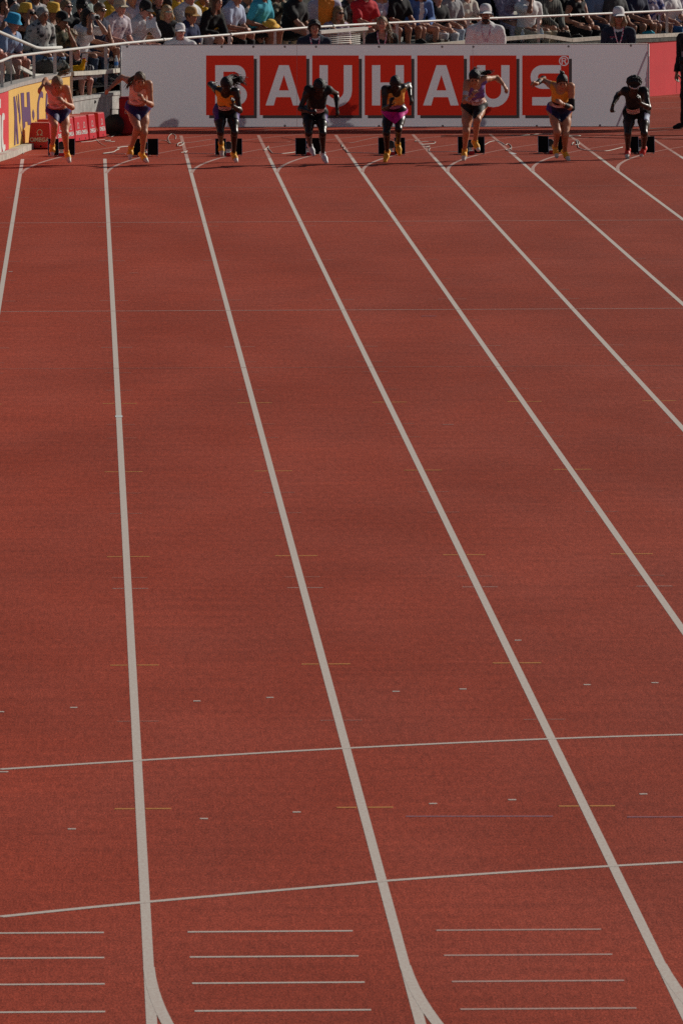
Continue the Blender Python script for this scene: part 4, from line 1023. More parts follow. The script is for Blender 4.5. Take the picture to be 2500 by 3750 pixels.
cable('white cable loop at the end of the kerb by the yellow wall', [(560, 1990), (600, 1930), (650, 1890), (640, 1840), (590, 1800), (530, 1805), (500, 1820)], M_WC, .010, ox=0, oy=260, s=6.535)
# ================================================================= THE EIGHT RUNNERS
def skin_mat(name, c, rough=.5, spec=.38): return mat(name, c, rough, spec, var=.10, vscale=9)
def lift(u, v, par, L, sgn):
    """place joint seen at u,v at distance L from joint par; sgn -1 = towards the camera"""
    p = aty(u, v, par[1]); d = np.linalg.norm(p-par); dz = math.sqrt(max(L*L-d*d, .0004)) if d < L else .02
    return aty(u, v, par[1]+sgn*dz)
def runner(label, ox, oy, K, look, front='B', sc=5.058, h=.0085, grp='runners leaving the blocks'):
    g = lambda k: (ox+K[k][0]/sc, oy+K[k][1]/sc)
    o = 'A' if front == 'B' else 'B'; J = {}
    sz = look.get('g', 1.0)
    t = ground(*g('toe'+front), .025); J['toe'+front] = t
    J['ank'+front] = aty(*g('ank'+front), t[1]+.10)
    J['knee'+front] = lift(*g('knee'+front), J['ank'+front], .41, -1)
    J['hip'+front] = lift(*g('hip'+front), J['knee'+front], .42, 1)
    J['hip'+o] = aty(*g('hip'+o), J['hip'+front][1]-.02)
    J['knee'+o] = lift(*g('knee'+o), J['hip'+o], .42, -1)
    J['ank'+o] = lift(*g('ank'+o), J['knee'+o], .41, 1)
    J['toe'+o] = aty(*g('toe'+o), J['ank'+o][1]-.06)
    if J['toe'+o][2] < .03: J['toe'+o] = ground(*g('toe'+o), .03)
    J['pelvis'] = (J['hipA']+J['hipB'])/2+np.array([0, 0, .01])
    J['neck'] = lift(*g('neck'), J['pelvis'], .47, -1)
    yo = K.get('shy', (.06, -.03))
    J['shA'] = aty(*g('shA'), J['neck'][1]+yo[0]); J['shB'] = aty(*g('shB'), J['neck'][1]+yo[1])
    for s in 'AB':
        sg = K['sg'+s]
        J['el'+s] = lift(*g('el'+s), J['sh'+s], .29, sg[0]); J['wr'+s] = lift(*g('wr'+s), J['el'+s], .245, sg[1])
        hp = aty(*g('hd'+s), J['wr'+s][1]+sg[2]*.05); J['hd'+s] = hp-J['wr'+s]
        J['pn'+s] = np.array(K.get('pn'+s, ((.6, .5, -.3) if s == 'A' else (-.6, .5, -.3))), float)
    J['head'] = aty(*g('head'), J['neck'][1]-K.get('hfw', .12))
    p = math.radians(K.get('pitch', 38)); y = math.radians(K.get('yaw', 0)); rl = math.radians(K.get('roll', 0))
    f = np.array([math.sin(y)*math.cos(p), -math.cos(y)*math.cos(p), -math.sin(p)])
    u = np.array([math.sin(y)*math.sin(p)+math.sin(rl), -math.cos(y)*math.sin(p), math.cos(p)])
    J['hf'], J['hu'] = f, unit(u); J['hs'] = K.get('hs', .98)
    if 'hairfn' in look: look['strands'] = look['hairfn'](lambda x, yy, dy=0: aty(ox+x/sc, oy+yy/sc, J['head'][1]+dy))
    return figure(label, J, look, h, grp), J
def bib_extra(words, tb=.40, size=(.19, .105), band=True, sx=0.0, d0=.118):
    def fn(T, J, fl, tt, X, Y, Z):
        a, s, n, pv = J['ta'], J['ts'], J['tn'], J['pelvis']; TL = np.linalg.norm(J['neck']-pv)
        c = pv+a*TL*tb+s*sx
        def P(x, y, off=0.0): return c+s*x+a*y+n*(d0+off-x*x*3.2-abs(y)*.02)
        w, hh = size; nx, ny = 10, 3; V = [P(w*(i/nx-.5), hh*(j/ny-.5)) for j in range(ny+1) for i in range(nx+1)]
        F = [(j*(nx+1)+i, j*(nx+1)+i+1, (j+1)*(nx+1)+i+1, (j+1)*(nx+1)+i) for j in range(ny) for i in range(nx)]
        V += [v-n*.002 for v in V]; m = (nx+1)*(ny+1); F += [tuple(m+q for q in reversed(f)) for f in F]
        b = mk('bib', V, F, mat('bib_paper', (.86, .70, .68), .7, .2), T)
        y0 = hh*.20
        for i, (wd, sz, yy, mm) in enumerate(words):
            V, F = text2d(wd, sz, .0006); V = [P(max(-w*.5, min(w*.5, x)), yy+y, .003) for x, y in V]; mk('lettering', V, F, mm, b)
    return fn
def print_extra(words, tb, d0=.128):
    def fn(T, J, fl, tt, X, Y, Z):
        a, s, n, pv = J['ta'], J['ts'], J['tn'], J['pelvis']; c = pv+a*np.linalg.norm(J['neck']-pv)*tb+s*.02
        for wd, sz, yy, mm in words:
            V, F = text2d(wd, sz, .0006); mk('lettering', [c+s*x+a*(yy+y)+n*(d0-x*x*3.2) for x, y in V], F, mm, T)
    return fn
M_BRED = mat('bib_red', (.40, .02, .025), .6, .2); M_BTX = mat('bib_black', (.03, .025, .025), .6, .2)
BAU = ('BAUHAUS', .040, .012, M_BRED)
def band_extra(name, segs, m, off=.006):
    """sleeve or tape round a limb: list of (jointA, jointB, t0, t1, r0, r1)"""
    def fn(T, J, fl, tt, X, Y, Z):
        for a, b, t0, t1, r0, r1 in segs:
            pr = []
            p, q = J[a]+(J[b]-J[a])*t0, J[a]+(J[b]-J[a])*t1
            pr = [cap(p, q, r0+off, r1+off, '', .02)]; l, hgh = lo_hi(pr); f2 = Field(l-.02, hgh+.02, .009); D = f2.union(pr)
            x, y, z = f2.grid(); d = unit(q-p)
            D = np.maximum(D, (x-q[0])*d[0]+(y-q[1])*d[1]+(z-q[2])*d[2]); D = np.maximum(D, -((x-p[0])*d[0]+(y-p[1])*d[1]+(z-p[2])*d[2]))
            surf(name, f2, D.astype(np.float32), [m], T)
    return fn
def split_low(th):   # True below th of the trunk length
    return lambda C, J: ((C-J['pelvis'])@J['ta'])/np.linalg.norm(J['neck']-J['pelvis']) < th
def split_side(w):   # True near the flanks
    def f(C, J):
        hs = unit(J['hipB']-J['hipA']); return np.abs((C-J['pelvis'])@hs) > w
    return f
M_PEACH = mat('peach_jersey', (.95, .60, .44), .7, .2, bump=.15, bscale=200); M_NAVY = mat('navy_jersey', (.035, .025, .11), .6, .3); M_PURP = mat('purple_jersey', (.075, .03, .20), .6, .3)
M_ORJ = mat('orange_jersey', (.95, .40, .05), .7, .2); M_BLKJ = mat('black_jersey', (.012, .012, .014), .6, .3)
M_OSH = mat('orange_knit', (.95, .46, .04), .6, .3, var=.12, vscale=60); M_WSOLE = mat('white_sole', (.72, .70, .62), .5, .3); M_WSH = mat('white_shoe', (.70, .70, .70), .5, .3)
M_RSH = mat('red_shoe', (.72, .045, .03), .5, .3)
S1 = dict(skin=skin_mat('skin_fair', (.60, .265, .135)), skin_c=(.60, .265, .135)); S2 = dict(skin=skin_mat('skin_tan', (.52, .24, .13)), skin_c=(.52, .24, .13))
SD = dict(skin=skin_mat('skin_deep', (.024, .013, .009), .36, .42), skin_c=(.045, .02, .014)); SE = dict(skin=skin_mat('skin_deep_warm', (.034, .018, .012), .36, .42), skin_c=(.06, .028, .02))
SHO = dict(m=M_OSH, sole=M_WSOLE, line=.032, toe=.118)
runner('sprinter in peach crop top with blond ponytail streaming upward, nearest the yellow wall', 90, 240,
    dict(head=(608, 345), neck=(600, 470), shA=(455, 415), shB=(775, 430), elA=(395, 265), wrA=(345, 360), hdA=(285, 440), elB=(885, 780), wrB=(745, 690), hdB=(650, 600), sgA=(1, -1, -1), sgB=(-1, -1, -1),
         hipA=(525, 850), hipB=(735, 850), kneeA=(560, 1100), ankA=(520, 1480), toeA=(515, 1640), kneeB=(755, 1260), ankB=(785, 1600), toeB=(830, 1770), pitch=42, yaw=4),
    dict(**S1, seed=1, hairstyle='pony', hair=(.30, .19, .09), top=dict(kind='crop', m=M_PEACH, e=.007), bottom=dict(kind='brief', m=M_NAVY, m2=M_PURP, split=split_side(.145), e=.007, waist=.075), shoe=SHO,
         hairfn=lambda q: [([q(630, 230, .10), q(640, 170, .18), q(690, 120, .22), q(770, 110, .22), q(835, 60, .22)], 34, .011, .012), ([q(640, 200, .12), q(700, 165, .18), q(790, 160, .2), q(840, 115, .2)], 18, .009, .012)],
         extra=[bib_extra([('BAUHAUS', .03, .015, M_BRED)], .55, (.19, .075), d0=.140)]))
runner('sprinter in peach crop top with long brown hair flying left and left arm flung back', 370, 240,
    dict(head=(722, 265), neck=(705, 400), shA=(545, 290), shB=(885, 345), elA=(385, 215), wrA=(200, 390), hdA=(95, 480), elB=(935, 735), wrB=(800, 650), hdB=(735, 540), sgA=(1, -1, -1), sgB=(-1, -1, -1),
         hipA=(575, 800), hipB=(795, 800), kneeA=(680, 1160), ankA=(560, 1520), toeA=(540, 1700), kneeB=(800, 1240), ankB=(765, 1640), toeB=(845, 1770), pitch=32, yaw=8, shy=(.10, -.04)),
    dict(**S2, seed=2, hairstyle='pony', hair=(.13, .075, .035), top=dict(kind='crop', m=M_PEACH, e=.007), bottom=dict(kind='brief', m=M_NAVY, m2=M_PURP, split=split_side(.145), e=.007, waist=.085), shoe=SHO,
         hairfn=lambda q: [([q(690, 170, .12), q(630, 210, .17), q(570, 260, .15), q(530, 330, .12), q(480, 420, .1)], 44, .012, .016)],
         extra=[bib_extra([('BAUHAUS', .036, .016, M_BRED)], .56, (.21, .085), d0=.140), band_extra('wristband', [('wrB', 'elB', .02, .10, .027, .028)], M_BLKJ, .003)]))
runner('sprinter in orange and black top with dark hair flying right and name bib', 700, 240,
    dict(head=(655, 360), neck=(650, 500), shA=(495, 470), shB=(825, 480), elA=(350, 345), wrA=(420, 330), hdA=(455, 375), elB=(905, 840), wrB=(770, 745), hdB=(780, 670), sgA=(1, 1, 1), sgB=(-1, -1, -1),
         hipA=(535, 860), hipB=(775, 860), kneeA=(545, 1240), ankA=(555, 1450), toeA=(570, 1650), kneeB=(805, 1240), ankB=(790, 1630), toeB=(835, 1765), pitch=48),
    dict(**SD, seed=3, hairstyle='pony', hair=(.012, .009, .008), vol=.018, top=dict(kind='crop', m=M_ORJ, m2=M_BLKJ, split=split_low(.63), e=.007, low=.42), bottom=dict(kind='tight', m=M_BLKJ, m2=M_PURP, split=split_side(.135), e=.007, waist=.10), shoe=SHO,
         hairfn=lambda q: [([q(690, 250, .1), q(760, 240, .2), q(850, 250, .24), q(960, 290, .24)], 95, .011, .026), ([q(720, 300, .1), q(800, 320, .2), q(880, 380, .22)], 26, .010, .02), ([q(820, 245, .2), q(900, 240, .22), q(990, 330, .22)], 26, .007, .025)],
         extra=[bib_extra([BAU, ('ASHER-SMITH', .030, -.026, M_BTX)], .52, (.20, .095), d0=.135)]))
runner('sprinter in all black kit with white shoes and braided hair, head bowed low', 1030, 240,
    dict(head=(705, 400), neck=(680, 540), shA=(500, 440), shB=(870, 450), elA=(350, 800), wrA=(510, 845), hdA=(610, 850), elB=(1015, 520), wrB=(1030, 790), hdB=(1045, 930), sgA=(-1, -1, -1), sgB=(1, -1, 0),
         hipA=(505, 900), hipB=(735, 890), kneeA=(505, 1255), ankA=(535, 1490), toeA=(590, 1640), kneeB=(765, 1255), ankB=(770, 1630), toeB=(830, 1785), pitch=50, yaw=6, shy=(-.04, .08)),
    dict(**SD, seed=4, hairstyle='braids', hair=(.012, .010, .010), vol=.02, top=dict(kind='tank', m=M_BLKJ, e=.007, w=.001, hem=-.02), bottom=dict(kind='tight', m=M_BLKJ, m2=M_PURP, split=lambda C, J: ((C-J['pelvis'])@unit(J['hipB']-J['hipA'])) > .13, e=.007), shoe=dict(m=M_WSH, sole=M_WSOLE), curlA=1.1,
         hairfn=lambda q: [([q(760, 300, .02), q(800, 320, .08), q(825, 350, .12)], 9, .012, .012)],
         extra=[bib_extra([BAU, ('JAMAICA', .0, -.02, M_BTX)][:1], .48, (.22, .105), d0=.125)]))
runner('sprinter in orange to lilac gradient vest and magenta briefs with orange shoes', 1320, 240,
    dict(head=(640, 330), neck=(640, 470), shA=(450, 440), shB=(785, 410), elA=(435, 800), wrA=(540, 745), hdA=(565, 610), elB=(890, 350), wrB=(915, 560), hdB=(950, 690), sgA=(-1, -1, -1), sgB=(1, -1, 0),
         hipA=(515, 880), hipB=(735, 850), kneeA=(475, 1250), ankA=(490, 1600), toeA=(455, 1760), kneeB=(700, 1180), ankB=(690, 1450), toeB=(715, 1625), pitch=46, shy=(-.04, .07)),
    dict(**SD, seed=5, hairstyle='short', hair=(.012, .010, .009), vol=.006, top=dict(kind='crop', m=mat('sunset_jersey', (.95, .46, .09), .7, .2), e=.007, low=.34, nd=.05,
            m2=[mat('lilac_jersey', (.50, .30, .48), .7, .2), mat('coral_jersey', (.75, .14, .12), .7, .2)],
            split=lambda C, J: np.where(((C-J['pelvis'])@J['ta'])/np.linalg.norm(J['neck']-J['pelvis']) < .56, 1, np.where((C-J['pelvis'])@J['ts'] > .06, 2, 0))),
         bottom=dict(kind='brief', m=mat('magenta_jersey', (.72, .02, .30), .6, .3), e=.007, waist=.045), shoe=dict(m=M_OSH, sole=M_OSH),
         extra=[print_extra([('BAUHAUS', .034, .05, M_PUR), ('OSSO', .032, .01, M_PUR)], .42)]), front='A')
runner('sprinter in lilac top and black briefs with dark ponytail, right arm flung wide', 1610, 230,
    dict(head=(640, 270), neck=(655, 410), shA=(505, 380), shB=(815, 310), elA=(450, 715), wrA=(570, 640), hdA=(680, 470), elB=(1050, 275), wrB=(1170, 400), hdB=(1235, 500), sgA=(-1, -1, -1), sgB=(1, -1, -1),
         hipA=(515, 820), hipB=(755, 790), kneeA=(485, 1270), ankA=(455, 1620), toeA=(440, 1785), kneeB=(690, 1055), ankB=(650, 1460), toeB=(705, 1600), pitch=44, yaw=-4, shy=(-.05, .08)),
    dict(**S2, seed=6, hairstyle='pony', hair=(.012, .010, .010), top=dict(kind='crop', m=mat('violet_jersey', (.22, .13, .40), .7, .2), m2=mat('pale_lilac', (.48, .34, .46), .7, .2), split=split_low(.60), e=.007, low=.36), bottom=dict(kind='brief', m=M_BLKJ, e=.007, waist=.075), shoe=SHO,
         hairfn=lambda q: [([q(700, 170, .06), q(740, 180, .13), q(800, 190, .18), q(900, 185, .2), q(985, 205, .2)], 46, .012, .014), ([q(640, 110, .05), q(660, 90, .08), q(740, 115, .1)], 8, .006, .012)],
         extra=[bib_extra([('BAUHAUS', .038, .014, M_BRED)], .40, (.20, .085), d0=.13), band_extra('arm_tape', [('shA', 'elA', .45, .70, .042, .040), ('elA', 'wrA', .45, .80, .036, .03)], mat('pale_tape', (.52, .54, .58), .6, .2), .003)]), front='A')
runner('sprinter in orange top with top bun and black arm sleeves before the letter S', 1910, 240,
    dict(head=(742, 305), neck=(725, 440), shA=(565, 375), shB=(905, 390), elA=(375, 255), wrA=(265, 345), hdA=(215, 330), elB=(925, 795), wrB=(760, 715), hdB=(680, 660), sgA=(1, -1, -1), sgB=(-1, -1, -1),
         hipA=(580, 830), hipB=(810, 830), kneeA=(655, 1225), ankA=(615, 1510), toeA=(640, 1670), kneeB=(805, 1280), ankB=(790, 1600), toeB=(855, 1735), pitch=30, yaw=3, shy=(.09, -.04)),
    dict(**S2, seed=7, hairstyle='bun', hair=(.016, .012, .010), top=dict(kind='crop', m=M_ORJ, m2=M_BLKJ, split=split_low(.64), e=.007, low=.44), bottom=dict(kind='brief', m=mat('dark_navy_jersey', (.018, .016, .06), .6, .3), m2=M_PURP, split=split_side(.135), e=.007, waist=.085), shoe=SHO,
         extra=[bib_extra([('BAUHAUS', .036, .008, M_BRED)], .44, (.20, .06)), band_extra('arm_sleeve', [('elA', 'wrA', -.22, .8, .040, .030), ('shB', 'elB', .55, 1.04, .044, .038), ('elB', 'wrB', -.08, .9, .038, .028)], M_BLKJ, .006)]))
runner('sprinter in black kit with red shoes and white headband over an afro, rightmost lane', 2190, 240,
    dict(head=(655, 380), neck=(655, 520), shA=(495, 470), shB=(845, 470), elA=(365, 530), wrA=(265, 730), hdA=(245, 830), elB=(930, 785), wrB=(780, 700), hdB=(750, 590), sgA=(1, -1, 0), sgB=(-1, -1, -1),
         hipA=(580, 880), hipB=(825, 880), kneeA=(540, 1260), ankA=(540, 1570), toeA=(530, 1690), kneeB=(845, 1255), ankB=(835, 1545), toeB=(795, 1655), pitch=40, yaw=2, shy=(.07, -.04)),
    dict(**SE, seed=8, hairstyle='afro', hair=(.012, .010, .009), top=dict(kind='tank', m=M_BLKJ, e=.007, w=.001, hem=-.02), bottom=dict(kind='tight', m=M_BLKJ, m2=mat('pale_blue_jersey', (.45, .52, .66), .6, .3), split=lambda C, J: ((C-J['pelvis'])@unit(J['hipB']-J['hipA'])) > .125, e=.007), shoe=dict(m=M_RSH, sole=M_WSOLE, line=.03, toe=.11), curlA=1.2, curlB=.2,
         extra=[bib_extra([BAU, ('CREATH', .034, -.03, M_BTX)], .37, (.20, .105), d0=.125, sx=-.02),
                lambda T, J, fl, tt, X, Y, Z: MB().tube([J['at'](.090*math.cos(a), -.01+.112*math.sin(a), .062-.022*math.sin(a)) for a in np.linspace(0, 2*math.pi, 26)], .011, 8).build('headband', mat('white_band', (.66, .66, .66), .6, .2), T, True)]), front='A')
# ================================================================= OFFICIALS AND SPECTATORS
def two_arms(L, s, kinds, J):
    """fills elbows, wrists, hands for poses named by kinds (A = right, +x)"""
    hd = J['head']
    for sd, kd, sx in (('A', kinds[0], 1), ('B', kinds[1], -1)):
        sh = J['sh'+sd]; kn = J['knee'+sd]; v = lambda x, y, z: np.array([x*sx, y, z])*s
        pole = v(.7, -.5, -.7)
        if kd == 'knee': w, h, pn = kn+v(-.03, -.09, .095), v(-.1, .8, -.45), v(0, -.3, -1)
        elif kd == 'clasp': w, h, pn = np.array([.055*sx*s, kn[1]-.03*s, kn[2]+.10*s]), v(-.75, .6, -.25), v(-.6, -.5, -.3)
        elif kd == 'hang': w, h, pn = np.array([.05*sx*s, kn[1]+.05*s, kn[2]-.03*s]), v(-.3, .35, -.85), v(-.7, 0, 0)
        elif kd == 'lap': w, h, pn = np.array([.10*sx*s, kn[1]-.22*s, kn[2]+.09*s]), v(-.85, .4, -.05), v(0, -.1, -1)
        elif kd == 'phone': w, h, pn = hd+v(.07, .27, -.10), v(-.15, .15, .95), v(-.6, -.5, 0); pole = v(.5, .1, -1)
        elif kd == 'binoc': w, h, pn = hd+v(.075, .13, -.06), v(-.45, .15, .85), v(-.6, -.5, 0); pole = v(.5, .3, -1)
        elif kd == 'chin': w, h, pn = hd+v(.03, .12, -.20), v(-.25, .05, .95), v(-.3, -.9, 0); pole = v(.3, .4, -1)
        elif kd == 'shade': w, h, pn = hd+v(.13, .08, .03), v(-.8, .3, .35), v(0, -.2, -1); pole = v(1, .2, -.3)
        elif kd == 'up': w, h, pn = hd+v(.14, .10, .30), v(-.1, .1, 1), v(-.4, .8, 0); pole = v(1, .1, -.2)
        elif kd == 'out': w, h, pn = sh+v(-.04, .44, -.16), v(-.1, .95, .1), v(-.8, 0, -.4)
        elif kd == 'cross': w, h, pn = np.array([-.06*sx*s, sh[1]+.20*s, sh[2]-.30*s]), v(-.95, .1, .1), v(0, -1, 0); pole = v(.6, .2, -1)
        elif kd == 'behind': w, h, pn = J['pelvis']+v(.12, -.15, .02), v(-.7, -.2, -.4), v(0, -1, 0); pole = v(1, -.6, 0)
        elif kd == 'face': w, h, pn = hd+v(.06, .13, -.10), v(-.5, .0, .85), v(-.4, -.9, 0); pole = v(.6, .2, -1)
        else: w, h, pn = sh+v(.06, .05, -.53), v(-.05, .15, -1), v(-1, 0, 0); pole = v(.3, -1, 0)
        J['el'+sd], J['wr'+sd] = ik(sh, w, .285*s, .25*s, pole); J['hd'+sd], J['pn'+sd] = unit(h), unit(pn)
def heads(J, hy, hp, s, lean):
    y, p = math.radians(hy), math.radians(hp)
    J['hf'] = np.array([math.sin(y)*math.cos(p), math.cos(y)*math.cos(p), -math.sin(p)]); J['hu'] = np.array([math.sin(y)*math.sin(p), math.cos(y)*math.sin(p), math.cos(p)])
    J['hs'] = s
def seated(lean=12, hy=0, hp=8, spread=.13, arms=('knee', 'knee'), s=1.0, cross=False, kz=0.0, male=False):
    L = math.radians(lean); J = {}; v = lambda x, y, z: np.array([x, y, z], float)*s
    J['pelvis'] = v(0, 0, .10); a = np.array([0, math.sin(L), math.cos(L)])
    w = .195 if male else .175
    J['hipA'], J['hipB'] = v(.088, .03, .09), v(-.088, .03, .09)
    J['kneeA'], J['kneeB'] = v(spread, .44, .115+kz), v(-spread, .44, .115+kz)
    J['ankA'], J['ankB'] = v(spread*.95, .40, -.30), v(-spread*.95, .40, -.30)
    if cross: J['kneeA'], J['ankA'] = v(-.02, .43, .20), v(-.20, .55, -.12)
    for q in 'AB': J['toe'+q] = J['ank'+q]+v(.02 if q == 'A' else -.02, .15, -.055)
    J['neck'] = J['pelvis']+a*.50*s
    J['shA'], J['shB'] = J['neck']-a*.055*s+v(w, .01, 0), J['neck']-a*.055*s+v(-w, .01, 0)
    L2 = L*.5; J['head'] = J['neck']+np.array([0, math.sin(L2), math.cos(L2)])*.155*s+v(0, .035, .02)
    heads(J, hy, hp, s, L); two_arms(L, s, arms, J); return J
def standing(hy=0, hp=0, arms=('down', 'down'), s=1.0, male=True, lean=2, wide=.12):
    L = math.radians(lean); J = {}; v = lambda x, y, z: np.array([x, y, z], float)*s
    J['pelvis'] = v(0, 0, .93); a = np.array([0, math.sin(L), math.cos(L)]); w = .20 if male else .178
    for q, sx in (('A', 1), ('B', -1)):
        J['hip'+q] = v(.09*sx, 0, .92); J['knee'+q] = v(.105*sx, .03, .50); J['ank'+q] = v(wide*sx, 0, .085); J['toe'+q] = v(wide*sx*1.25, .16, .03)
    J['neck'] = J['pelvis']+a*.50*s; J['shA'], J['shB'] = J['neck']-a*.055*s+v(w, 0, 0), J['neck']-a*.055*s+v(-w, 0, 0)
    J['head'] = J['neck']+v(0, .03, .175); heads(J, hy, hp, s, L); two_arms(L, s, arms, J); return J
def place(J, f, target=None, key='head', base=None):
    f = np.array([f[0], f[1], 0.]); f /= np.linalg.norm(f); x = np.array([f[1], -f[0], 0.]); R = np.stack([x, f, [0, 0, 1.]])
    for k in list(J):
        if isinstance(J[k], np.ndarray): J[k] = J[k]@R
    t = (np.asarray(target)-J[key]) if target is not None else np.asarray(base, float)
    for k in J:
        if isinstance(J[k], np.ndarray) and k[:2] not in ('hd', 'pn', 'hf', 'hu'): J[k] = J[k]+t
    return J
SK = {'fair': (.50, .25, .165), 'tan': (.40, .19, .12), 'warm': (.33, .145, .085), 'deep': (.09, .045, .03), 'pink': (.54, .25, .19)}
def skn(k): return dict(skin=skin_mat('skin_'+k, SK[k]), skin_c=SK[k])
def cloth(name, c, **kw): return mat(name, c, .8, .15, bump=.12, bscale=90, sheen=.1, **kw)
HAIR = dict(blond=(.38, .26, .13), grey=(.36, .34, .31), brown=(.10, .055, .03), dark=(.018, .014, .012), light=(.26, .165, .085), white=(.55, .53, .50), red=(.20, .075, .03))
C_ = dict(white=(.74, .73, .72), offw=(.62, .58, .50), black=(.014, .014, .016), navy=(.022, .028, .06), grey=(.30, .30, .31), dgrey=(.06, .06, .062), red=(.50, .02, .03), blue=(.10, .19, .44), denim=(.16, .24, .37),
          ldenim=(.34, .42, .52), ddenim=(.04, .06, .10), lilac=(.52, .47, .58), yellow=(.72, .40, .03), teal=(.05, .40, .52), beige=(.50, .42, .31), orange=(.90, .30, .04), pink=(.62, .36, .36), ltblue=(.45, .53, .70), khaki=(.30, .26, .17), purple=(.30, .22, .38), olive=(.12, .12, .07), ltgrey=(.52, .52, .55))
M_GLS = mat('dark_lens', (.01, .012, .014), .12, .6); M_GLG = mat('mirror_lens', (.35, .5, .42), .1, .7, metal=.5)
EMPTY_NAMES = {}
H_SP = .0165
_seed = [100]
def looks(sk, hair, hstyle, top, tkind, bot, bkind, male, hat=None, glasses=None, extra=(), top2=None, wear=None, shoe='dgrey', **kw):
    _seed[0] += 1
    d = dict(**skn(sk), seed=_seed[0], fem=not male, g=1.06 if male else .98, fr=.0105, hair=HAIR[hair], hairstyle=hstyle)
    tm = top if not isinstance(top, str) else cloth(top+'_cloth', C_[top]); bm = bot if not isinstance(bot, str) else cloth(bot+'_trouser_cloth', C_[bot])
    d['top'] = dict(kind=tkind, m=tm, e=.017); d['bottom'] = dict(kind=bkind, m=bm, e=.017); d['shoe'] = dict(m=cloth(shoe+'_shoe', C_[shoe]), sole=mat('shoe_sole', (.6, .58, .54), .6), line=.035)
    if wear: d['top'].update(wear)
    if hat: d['hat'] = hat
    if glasses: d['glasses'] = glasses
    if extra: d['extra'] = list(extra)
    d.update(kw); return d
def pat(name, c1, c2, sc, mode='noise', thr=(.45, .55)): return mat(name, c1, .8, .15, col2=c2, vscale=sc, mode=mode, thr=thr)
GRP = 'spectators seated on the stand'
PEOPLE = []
def spectator(label, u, v, row, look, yaw=0, off=0.0, **pose):
    """u,v head centre in the photograph (v None = height of the bench); row of the stand"""
    male = not look['fem']; o = .8*row+.66+off
    J = seated(male=male, **pose)
    hz = J['head'][2]
    z = 2.1
    if v is None: z = row_z(row)+.40+hz
    for _ in range(3):
        s = w_at_u(u, o, z)
        if v is not None: z = aty(u, v, wp(s, o, 0)[1])[2]
    p = wp(s, o, z); n = WN(s); f = unit(np.array([n[0], n[1]-.75])); a = math.radians(yaw); f = np.array([f[0]*math.cos(a)-f[1]*math.sin(a), f[0]*math.sin(a)+f[1]*math.cos(a)])
    place(J, f, p); 
    T = figure(label, J, look, H_SP, GRP); PEOPLE.append((label, J['pelvis'][2]-.10, row_z(row)+.4)); return J
def prop(name, label, cat, J, build, group=None):
    t = thing(name, label, cat, J, group); build(t, np.asarray(J, float)); return t

# ---- officials standing behind the banner
M_POLO = cloth('white_polo', C_['white']); M_OFNAVY = cloth('official_navy', (.018, .025, .045))
M_LAN = mat('lanyard_pink', (.55, .12, .20), .6, .2, col2=(.70, .66, .66), vscale=40, thr=(.45, .55))
def undershirt(T, J, fl, tt, X, Y, Z):
    a, s, n, nk = J['ta'], J['ts'], J['tn'], J['neck']; c = nk+n*.07-a*.02
    pr = body_prims(dict(J), J['fem'], J['g'], .01); D = fl.union([p for p in pr if p['tag'] == 'torso'], .006)
    D = np.maximum(D, np.sqrt((X-c[0])**2+(Y-c[1])**2+(Z-c[2])**2)-.105); c2 = nk+n*.04+a*.055
    D = np.maximum(D, -(np.sqrt((X-c2[0])**2+(Y-c2[1])**2+(Z-c2[2])**2)-.072))
    surf('undershirt', fl, D.astype(np.float32), [M_POLO], T)
def lanyard(T, J, fl, tt, X, Y, Z):
    a, s, n, nk = J['ta'], J['ts'], J['tn']*(1.22 if not J['fem'] else 1.05), J['neck']
    for sx in (-1, 1):
        P_ = [nk+a*.06-n*.03+s*sx*.05, nk+a*.035+n*.075+s*sx*.075, nk-a*.10+n*.135+s*sx*.055, nk-a*.24+n*.155+s*sx*.012]
        P_ = smoothpath(P_, 4); V = []
        for p in P_: V += [p-s*.010, p+s*.010]
        mk('lanyard', V, [(2*i, 2*i+1, 2*i+3, 2*i+2) for i in range(len(P_)-1)], M_LAN, T)
def collar(m):
    def fn(T, J, fl, tt, X, Y, Z):
        a, s, n, nk = J['ta'], J['ts'], J['tn'], J['neck']; P_ = []
        for i in range(13):
            t = -2.5+5*i/12; P_.append(nk+a*(.055-.035*math.cos(t))+n*(.012+.078*math.cos(t))+s*.083*math.sin(t))
        MB().tube(P_, .017, 8).build('collar', m, T, True)
    return fn
def chest_print(words, dx=-.075, dy=-.15, sz=.026):
    def fn(T, J, fl, tt, X, Y, Z):
        a, s, n, nk = J['ta'], J['ts'], J['tn'], J['neck']
        for wd, m, yy in words:
            V, F = text2d(wd, sz, .0006); mk('lettering', [nk+a*(dy+yy+y)+s*(dx+x)+n*(.150-abs(dx)*.35) for x, y in V], F, m, T)
    return fn
def official(label, u, v, feet, look, yaw=0, Yd=1.9, s=1.0, **pose):
    male = not look['fem']; J = standing(male=male, s=s, **pose)
    p0 = onplane(u, 300, BL, BNV); Y = p0[1]+Yd; p = aty(u, v, Y)
    k = p[2]/J['head'][2]          # stature from the height of the head over the ground
    J = standing(male=male, s=k, **pose); a = math.radians(yaw)
    place(J, (math.sin(a), -math.cos(a)), base=(p[0], p[1], 0)); d = np.array([p[0]-J['head'][0], p[1]-J['head'][1], 0])
    for q in J:
        if isinstance(J[q], np.ndarray) and q[:2] not in ('hd', 'pn', 'hf', 'hu'): J[q] = J[q]+d
    look['g'] = look.get('g', 1)*k**.5; J['fem'] = look['fem']; J['g'] = look['g']; T = figure(label, J, look, .013, 'officials standing behind the banner'); return J
M_TXP = mat('print_pink', (.50, .06, .14), .6); M_TXN = mat('print_navy', (.03, .03, .08), .6); M_TXW = mat('print_white', (.7, .68, .66), .6)
